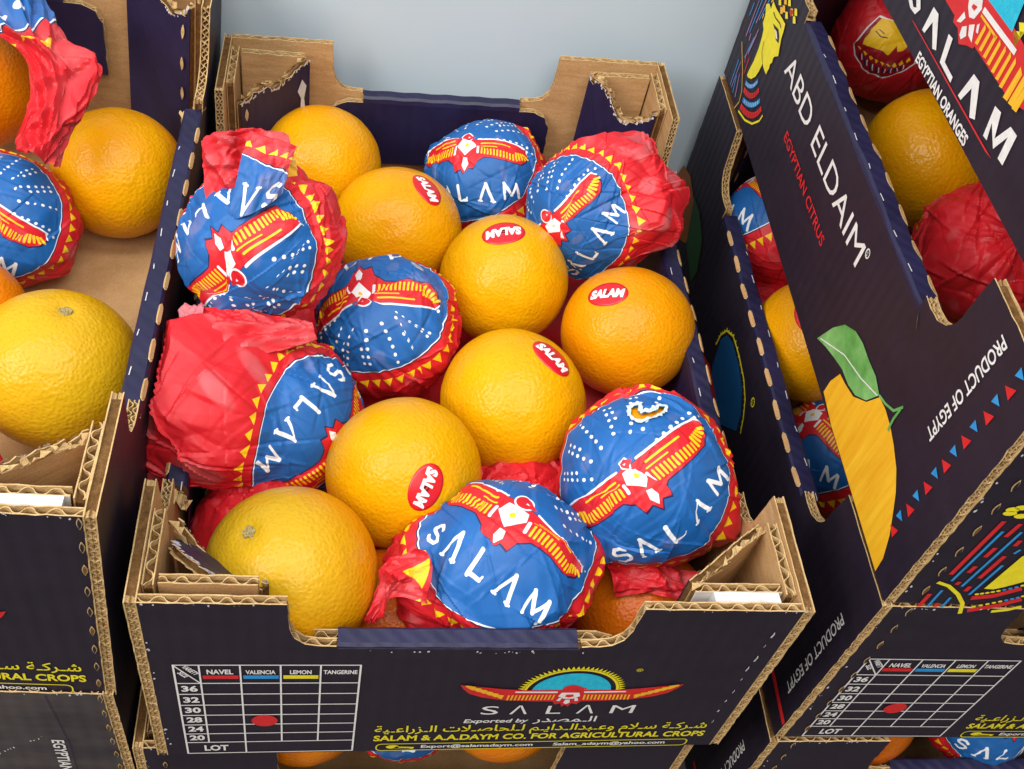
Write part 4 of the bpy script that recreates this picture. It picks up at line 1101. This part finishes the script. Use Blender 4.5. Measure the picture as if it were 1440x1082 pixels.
# ------------------------------------------------------------------ wrapped fruit
WRAPS = 'oranges wrapped in printed tissue'
def creases(d, seed, n, amp, ws=1.0):
    r = np.random.default_rng(seed); out = np.zeros(len(d))
    for k in range(n):
        p = unit(r.normal(size=3)); nn = unit(np.cross(p, r.normal(size=3)))
        L = r.uniform(.18, .7); w = r.uniform(.012, .045) * ws
        s = d @ nn; m = np.exp(-((1 - d @ p) / (L * L * .5)) ** 2)
        ridge = np.maximum(0, 1 - np.abs(s) / w) * r.choice([-1, 1], p=[.35, .65])
        step = np.clip(s / w, -1, 1) * .45 * np.clip(1 - np.abs(s) / .35, 0, 1)
        out += amp * r.uniform(.4, 1.2) * m * (ridge + step)
    return out
def wrapped(c, r, axis, up, label, seed, bulges=(), blue=1.22, crumple=1.0, rot=0.0, level=7, hole=None, shift=(0, 0), name='wrapped_orange'):
    a, u, rt = frame(axis, up)
    if rot: u, rt = u * cos(rot) + rt * sin(rot), rt * cos(rot) - u * sin(rot)
    d, f = DIR[level]
    lum = Lumps(seed, 14, 1.5, 4); fac = Lumps(seed + 3, 26, 5, 11)
    th = np.arccos(np.clip(d @ a, -1, 1)); out = np.clip((th - .5) / 1.2, 0, 1)
    rad = 1 + .018 * lum(d)
    loose = .45 + .75 * out
    rad = rad + crumple * loose * (.020 * np.abs(fac(d)) + creases(d, seed + 1, 120, .026))
    rad = rad + crumple * creases(d, seed + 2, 70, .007)
    # pleats gathering towards the back
    ph = np.arctan2(d @ u, d @ rt)
    rad = rad + crumple * .030 * np.clip((th - .8) / .9, 0, 1) * (np.abs(((ph * 3.5 + 1.2 * lum(d)) % 2) - 1) - .5)
    rad = rad + crumple * .014 * np.clip((th - .5) / .9, 0, 1) * (np.abs(((ph * 8.3 + 2.2 * lum(d)) % 2) - 1) - .5)
    # taut facets between ridges
    rk = np.random.default_rng(seed + 60); kn = rk.normal(size=(64, 3)); kn /= np.linalg.norm(kn, axis=1)[:, None]
    kh = rk.uniform(.955, 1.01, 64)
    gem = np.min(kh[None, :] / np.maximum(d @ kn.T, .25), axis=1)
    wgt = np.clip((.16 + .50 * out) * min(crumple, 1.2), 0, .62)
    rad = rad * (1 - wgt) + (gem * .985 + (rad - 1) * .7) * wgt
    stretch = np.ones(len(d))
    lift = np.zeros(len(d))
    for (bd, amp, width) in bulges:
        cc = d @ unit(bd); m = np.clip((cc - cos(width)) / (1 - cos(width)), 0, 1); m = m * m * (3 - 2 * m)
        rad = rad + amp * m * (1 + .12 * np.abs(fac(d)) * crumple + creases(d, seed + 9, 110, .085, .55) + 1.6 * (gem - 1.03) * crumple)
        lift = np.maximum(lift, m * min(1, amp * 2.2)); stretch = stretch + amp * m * .9
    fine = Lumps(seed + 17, 30, 9, 22)(d)
    lift = np.clip(lift * (fine * .8 - .3), 0, .15) + np.clip(fine * .2 - .2, 0, .08)
    V = d * (r * rad)[:, None]
    s = th / blue * stretch
    if shift == (0, 0): s = np.minimum(s, 1.85)
    uvx = s * np.cos(ph) + shift[0]; uvy = s * np.sin(ph) + shift[1]
    # overlapping folds swallow a little of the print
    rf = np.random.default_rng(seed + 40)
    for k in range(12):
        p = unit(a * rf.uniform(.1, .7) + rf.normal(size=3) * .6); nn = unit(np.cross(p, rf.normal(size=3))); q = np.clip((d @ nn) / .012, -1, 1)
        m_ = np.exp(-((1 - d @ p) / .16) ** 2) * crumple * rf.uniform(.015, .05)
        uvx = uvx + q * m_ * (nn @ rt); uvy = uvy + q * m_ * (nn @ u)
    F_ = f
    hole_pts = None
    if hole is not None:
        ha, hu, hr = frame(hole[0], hole[1])
        hx, hy = (d @ hr) * r, (d @ hu) * r
        ok = (d @ ha) > 0
        poly = np.array(hole[2])
        ins = np.zeros(len(d), bool)
        for k in range(len(poly)):
            (xa, ya), (xb, yb) = poly[k - 1], poly[k]
            ins ^= ((ya > hy) != (yb > hy)) & (hx < (xb - xa) * (hy - ya) / (yb - ya + 1e-12) + xa)
        ins &= ok
        F_ = f[~ins[f].all(axis=1)]
    me = mesh_np('wrapper', V, F_, ['tissue'])
    uvl = me.uv_layers.new(name='print')
    uv = np.stack([uvx / (2 * EXT) + .5, uvy / (2 * EXT) + .5], -1)
    uvl.data.foreach_set('uv', uv[F_.ravel()].astype(np.float32).ravel())
    at = me.attributes.new('lift', 'FLOAT', 'POINT'); at.data.foreach_set('value', lift.astype(np.float32))
    me.set_sharp_from_angle(angle=radians(26))
    root = thing(name, c, 0, label, 'wrapped orange', WRAPS)
    link('wrapper', me, root)
    if hole is not None:
        # pale torn rim and the fruit underneath
        mb = MB(); rng = np.random.default_rng(seed); P = []
        poly2 = []
        for k in range(len(poly)):
            for t in (0, .25, .5, .75): poly2.append(poly[k] * (1 - t) + poly[(k + 1) % len(poly)] * t)
        cen = poly.mean(0)
        for k, q in enumerate(poly2):
            nx = poly2[(k + 1) % len(poly2)] - poly2[k - 1]; nx = np.array([nx[1], -nx[0]]) / max(np.linalg.norm(nx), 1e-9)
            ar = sum(poly[i - 1][0] * poly[i][1] - poly[i][0] * poly[i - 1][1] for i in range(len(poly))); nx = nx * (1 if ar > 0 else -1)
            for off, hh in ((-.0004, .0007), (rng.uniform(.0008, .0022), .0012)):
                w = q + nx * off + rng.normal(size=2) * .00015
                z = math.sqrt(max(r * r - w @ w, 1e-9)); dd = ha * z + hr * w[0] + hu * w[1]
                i = int(np.argmax(d @ unit(dd))); P.append(unit(dd) * (r * rad[i] + hh))
        n = len(poly2)
        for k in range(n): mb.quad(P[2 * k], P[2 * k + 1], P[(2 * k + 3) % (2 * n)], P[(2 * k + 2) % (2 * n)], 'paper_torn')
        mb.build('torn_edge', root)
        d2, f2 = DIR[6]; me2 = mesh_np('peel', d2 * r * .89 + ha * r * .075, f2, ['orange_peel'])
        o = link('peel', me2, root); o.color = MID
    return root

def sheet(root, name, ctrl, uvc, seed, amp=.0012, mat='tissue', n=36, lift=.05, thick=0):
    """loose piece of tissue through control points (world), smoothly interpolated and crumpled"""
    C_ = np.array(ctrl, float); UV = np.array(uvc, float)
    def interp(A, m):
        k = A.shape[0]; x = np.linspace(0, k - 1, m); i = np.clip(x.astype(int), 0, k - 2); t = (x - i)[:, None, None]
        P = lambda j: A[np.clip(j, 0, k - 1)]
        p0, p1, p2, p3 = P(i - 1), P(i), P(i + 1), P(i + 2)
        return .5 * (2 * p1 + (p2 - p0) * t + (2 * p0 - 5 * p1 + 4 * p2 - p3) * t * t + (3 * p1 - p0 - 3 * p2 + p3) * t ** 3)
    def grid(A): return interp(interp(A, n).transpose(1, 0, 2), n).transpose(1, 0, 2)
    G = grid(C_)
    rng = np.random.default_rng(seed)
    du = np.gradient(G, axis=1); dv = np.gradient(G, axis=0); N = np.cross(du, dv); N /= np.linalg.norm(N, axis=2)[..., None] + 1e-12
    I, J = np.meshgrid(np.linspace(0, 1, n), np.linspace(0, 1, n), indexing='ij')
    hgt = np.zeros((n, n))
    for k in range(48):
        a = rng.uniform(0, pi); p = rng.uniform(0, 1, 2); w = rng.uniform(.02, .08)
        s = (I - p[0]) * cos(a) + (J - p[1]) * sin(a); m = np.exp(-(((I - p[0]) ** 2 + (J - p[1]) ** 2) / rng.uniform(.05, .4)))
        hgt += amp * rng.uniform(.4, 1.2) * m * (np.maximum(0, 1 - np.abs(s) / w) * rng.choice([-1, 1]) + .6 * np.clip(s / w, -1, 1) * np.clip(1 - np.abs(s) / .4, 0, 1))
    G = G + N * hgt[..., None]
    base = np.array(root.location)
    if UV.ndim == 3: uvg = grid(UV)
    V = (G - base).reshape(-1, 3)
    idx = np.arange(n * n).reshape(n, n)
    f = np.stack([idx[:-1, :-1], idx[:-1, 1:], idx[1:, 1:], idx[1:, :-1]], -1).reshape(-1, 4)
    me = mesh_np(name, V, f, [mat])
    uvl = me.uv_layers.new(name='print'); uvl.data.foreach_set('uv', (uvg.reshape(-1, 2) / (2 * EXT) + .5)[f.ravel()].astype(np.float32).ravel())
    at = me.attributes.new('lift', 'FLOAT', 'POINT'); lf = np.clip(hgt / amp * .05 + lift * .6, 0, .3)
    at.data.foreach_set('value', lf.ravel().astype(np.float32))
    me.set_sharp_from_angle(angle=radians(22))
    return link(name, me, root)
def plainuv(rows, cols, x0, y0, sx=.06, sy=.06): return [[(x0 + sx * j, y0 + sy * i) for j in range(cols)] for i in range(rows)]

# central crate
DX = {'B': ((-0.466, -0.276, 0.841), (0.143, 0.914, 0.379)), 'C': ((-0.668, -0.709, 0.225), (-0.649, 0.704, 0.289)), 'A': ((-0.394, -0.791, 0.468), (0.669, -0.596, -0.444)), 'D': ((-0.366, -0.189, 0.911), (0.048, -0.982, -0.185)), 'E': ((0.757, -0.606, 0.246), (0.349, 0.057, -0.935)), 'G': ((0.01, 0.021, 1.0), (0.627, 0.778, -0.023)), 'R2L': ((-0.491, -0.844, 0.219), (-0.02, 0.262, 0.965)), 'K': ((-0.717, 0.094, 0.691), (0.646, 0.462, 0.607)), 'J': ((-0.56, 0.573, 0.599), (0.811, 0.232, 0.537))}
wrapped((.0291, .3645, .0819), .0412, DX['B'][0], DX['B'][1], 'blue wrapped orange at the back wall of the central crate, letters in view', 31, crumple=1.15)
w = wrapped((.0850, .3000, .1180), .0395, DX['C'][0], DX['C'][1], 'wrapped orange with big red bulge in the back right of the central crate', 32,
            [((.85, .10, .50), .34, 1.15), ((.80, -.45, .15), .20, .9), ((.2, .3, .9), .10, .8)], crumple=1.3, level=8)
sheet(w, 'paper_flap', [[(.1165, .302, .1545), (.119, .291, .145)], [(.124, .301, .153), (.126, .292, .146)], [(.135, .303, .151), (.1335, .299, .147)]], plainuv(3, 2, 1.6, 1.2), 5, .0006, 'paper_inside', 14)
w = wrapped((-.1089, .2132, .1540), .0407, DX['A'][0], DX['A'][1], 'wrapped orange with blue paper flap standing up, left wall of the central crate', 33,
            [((-.87, -.45, -.2), .10, .9), ((.9, .03, .43), .05, .8), ((-.2, .65, .7), .12, .8)], crumple=1.5)
sheet(w, 'paper_flap', [[(-.1259, .1929, .1847), (-.1126, .1919, .1923), (-.0995, .2025, .1963)], [(-.1213, .2055, .2026), (-.1091, .2021, .203), (-.0969, .2114, .2046)], [(-.1193, .2175, .2087), (-.1071, .215, .2087), (-.0952, .219, .2067)], [(-.1163, .2285, .214), (-.1051, .2269, .2119), (-.0932, .2279, .2074)]],
      [[(-.16, -.42), (-.45, -.42), (-.75, -.42)], [(-.16, -.70), (-.45, -.70), (-.78, -.66)], [(-.16, -1.0), (-.45, -.98), (-.80, -.86)], [(-.16, -1.36), (-.45, -1.36), (-.85, -1.26)]], 6, .0005)
sheet(w, 'gathered_paper', [[(-.1371, .2061, .1776), (-.1227, .2044, .1851), (-.1056, .2106, .1907), (-.0878, .2132, .1807)], [(-.1401, .2183, .1903), (-.1275, .2161, .1978), (-.1125, .2205, .198), (-.094, .227, .1921)], [(-.1424, .2315, .1989), (-.128, .2264, .2092), (-.1176, .2333, .1995), (-.0971, .2366, .2025)], [(-.1394, .2401, .2001), (-.1276, .2373, .2075), (-.1148, .2452, .2027), (-.0986, .244, .1994)]],
      [[(-.9 + .12 * j, .85 + .17 * i) for j in range(4)] for i in range(4)], 7, .0013, n=60)
wrapped((-.0386, .2220, .0837), .0427, DX['D'][0], DX['D'][1], 'blue wrapped orange with upside down red bird, in the middle of the central crate', 34, crumple=1.2)
w = wrapped((-.0976, .1555, .0775), .0452, DX['E'][0], DX['E'][1], 'wrapped orange with wide loose red paper bunch spilling over the left wall', 35,
            [((-.80, -.15, .52), .52, 1.05), ((-.45, .5, .75), .10, .9), ((-.55, -.6, .30), .30, .8)], crumple=1.35, level=8)
sheet(w, 'paper_flap', [[(-.1451, .1604, .1244), (-.1238, .1534, .1267), (-.1026, .1567, .1272), (-.0795, .1676, .129)], [(-.1406, .1666, .1352), (-.1241, .1616, .1392), (-.103, .1645, .135), (-.0816, .1716, .1333)], [(-.1382, .1767, .1396), (-.125, .1746, .1434), (-.1073, .1757, .1388), (-.0832, .1761, .1322)]], plainuv(3, 4, 1.4, .8), 8, .0010)
sheet(w, 'paper_flap', [[(-.1447, .1619, .1228), (-.1415, .1607, .1265)], [(-.1488, .1694, .1317), (-.1369, .1646, .135)], [(-.1506, .1778, .1354), (-.1367, .1693, .1401)], [(-.1468, .1821, .136), (-.1368, .1774, .1401)]], plainuv(4, 2, 1.4, .8), 9, .0008, 'paper_inside', 18)
sheet(w, 'twisted_tail', [[(-.1555, .1192, .0935), (-.1421, .1135, .091)], [(-.1619, .1132, .0792), (-.1465, .1083, .0793)], [(-.1662, .1096, .0688), (-.1568, .1053, .0684)], [(-.1604, .1103, .0628), (-.1548, .1084, .0626)]], plainuv(4, 2, 1.4, .8), 10, .0012, 'tissue', 20, .3)
hp = np.array([(-.0085, .0010), (-.0075, .0050), (-.0045, .0066), (-.0028, .0048), (-.0040, .0020), (-.0030, -.0005), (.0005, -.0012), (.0040, .0000), (.0065, .0030), (.0098, .0034), (.0090, .0008), (.0060, -.0022), (.0015, -.0050), (-.0040, -.0052), (-.0075, -.0025)])
wrapped((.0918, .0977, .1117), .0461, (-.324, -.597, .734), (-.586, .736, .339), 'big blue wrapped orange with a torn hole, front right of the central crate', 36,
        [((.78, -.6, -.16), .05, .7)], crumple=1.0, hole=((-.175, .16, .972), (-.02, .95, -.2), hp))
w = wrapped((.0175, .0550, .0930), .0426, DX['G'][0], DX['G'][1], 'blue wrapped orange lying against the front wall of the central crate', 138, blue=1.3, bulges=
            [((-.95, .0, -.35), .30, 1.0), ((.97, .1, -.05), .12, .9)], crumple=1.15)
sheet(w, 'twisted_tail', [[(-.024, .0431, .1235), (-.0214, .0346, .1218), (-.0236, .0206, .1137)], [(-.0335, .0447, .1186), (-.032, .0333, .1185), (-.0357, .0262, .11)], [(-.0413, .0428, .1107), (-.0388, .0318, .1132), (-.0407, .0286, .1024)], [(-.0458, .0351, .1041), (-.0432, .0275, .1042), (-.0452, .0237, .0957)], [(-.0511, .0253, .0925), (-.0484, .0227, .0932), (-.0456, .0214, .0902)]],
      [[(-1.1 - .1 * i, -.3 + .12 * j) for j in range(3)] for i in range(5)], 11, .0014, n=26)
# red wrapped fruit glimpsed between the top layer
low = [((.0400, .1150, .0440), .0410, 'red paper glimpsed in the gap behind the front blue wrapped orange'), ((-.1020, .0980, .0440), .0390, 'red wrapped fruit in shadow behind the orange with the brown stem button'),
       ((.1050, .1450, .0450), .0400, 'red wrapped fruit under the big torn wrapper, central crate'), ((.0980, .0350, .0850), .0250, 'scrap of red paper ball in the front right corner of the central crate'),
       ((-.0450, .2700, .0440), .0400, 'red wrapped fruit deep under the upside down bird, central crate')]
for k, (c, r, lb) in enumerate(low[:3]): wrapped(c, r, (0, .2, -1), (0, 1, 0), lb, 50 + k, crumple=1.2, level=6)
# red tissue lining the bottom of the central crate and a scrap over the corner fruit
rt_ = np.random.default_rng(3)
tr = thing('tissue_sheet', (0, .2, .02), 0, 'dark red tissue lining the bottom of the central crate, seen through gaps', 'wrapping paper')
sheet(tr, 'paper_liner', [[(x, y, .020 + .014 * rt_.uniform()) for x in np.linspace(-.134, .134, 8)] for y in np.linspace(.018, .335, 9)], plainuv(9, 8, 1.4, .9, .01, .01), 14, .005, n=80, lift=0)
tr = thing('tissue_sheet', (.10, .05, .08), 0, 'scrap of red tissue over the deep orange fruit, front right corner', 'wrapping paper')
sheet(tr, 'paper_flap', [[(0.0731,0.0648,0.082),(0.0885,0.0659,0.084),(0.1076,0.0646,0.083),(0.1245,0.0615,0.080)],[(0.0754,0.0534,0.0835),(0.0916,0.0537,0.0875),(0.1065,0.0523,0.0865),(0.1214,0.0501,0.0805)],[(0.0779,0.0478,0.075),(0.0916,0.0463,0.082),(0.1044,0.0441,0.082),(0.1179,0.0451,0.076)]], plainuv(3, 4, 1.4, .9, .05, .05), 15, .0012, n=40, lift=0)
# left crate
wrapped((-.2640, .2850, .0900), .0395, (-.118, -.586, .802), (.537, .642, .548), 'blue wrapped orange cut by the left photo edge, left crate', 41, [((.9, -.1, -.2), .06, .8)], crumple=.8)
wrapped((-.2640, .0960, .0890), .0360, (0, .2, -1), (0, 1, 0), 'red wrapped fruit in shadow at the photo edge behind the left corner post', 42, crumple=1.2, level=6)
tail = [[(-.3091, .424, .175), (-.2842, .4267, .181), (-.2589, .4176, .175)], [(-.288, .3681, .178), (-.2619, .3781, .184), (-.245, .3796, .178)], [(-.269, .3491, .176), (-.2487, .3481, .182), (-.2344, .3674, .176)], [(-.251, .3338, .174), (-.2361, .3363, .18), (-.2215, .3449, .174)], [(-.2445, .3183, .168), (-.2255, .3233, .174), (-.2069, .3349, .168)], [(-.2416, .3008, .158), (-.2258, .3014, .164), (-.2136, .3179, .158)], [(-.2491, .2925, .148), (-.2298, .2885, .154), (-.2179, .303, .148)], [(-.2473, .2877, .142), (-.2334, .2744, .148), (-.2229, .2782, .142)]]
tr = thing('tissue_sheet', (-.25, .34, .16), 0, 'crumpled tissue with long red tail hanging beside the bare orange, top left', 'wrapping paper')
sheet(tr, 'paper_flap', tail, [[(.05 + .14 * j, y) for j in range(3)] for y in (.55, .75, .98, 1.2, 1.45, 1.75, 2.0, 2.2)], 12, .0034, n=90, lift=.07)
# right stack
wrapped((.2341, .3380, .0786), .0411, DX['J'][0], DX['J'][1], 'wrapped orange in the back of the right stack gap, one letter M in view', 43, crumple=.6)
wrapped((.2550, .1800, .0320), .0412, DX['K'][0], DX['K'][1], 'wrapped orange in the gap beside the printed fruit, right stack', 44, crumple=.7)
wrapped((.2300, .2800, .0300), .0400, (0, .2, -1), (0, 1, 0), 'red wrapped fruit in shadow under the orange of the right stack gap', 45, crumple=1.1, level=6)
wrapped((.2855, .3993, .2007), .0421, DX['R2L'][0], DX['R2L'][1], 'red wrapped orange with yellow profile bust in the upper right crate', 47, crumple=.9, shift=(1.75, -1.72))
wrapped((.2809, .1872, .2006), .0418, (.3, .5, -.8), (0, 1, 0), 'plain red wrapped orange in the front of the upper right crate', 48, crumple=1.2)
# lower crates
wrapped((-.0215, .0530, -.0460), .0385, (.1, -.55, .85), (0, .8, .5), 'dark blue wrapped orange peeping out under the central crate', 49, crumple=.9, level=6)
wrapped((.3450, .0490, -.0530), .0385, (.05, -.62, .78), (0, .78, .62), 'blue wrapped orange with red bird under the slanting size chart', 53, crumple=.8, level=6)
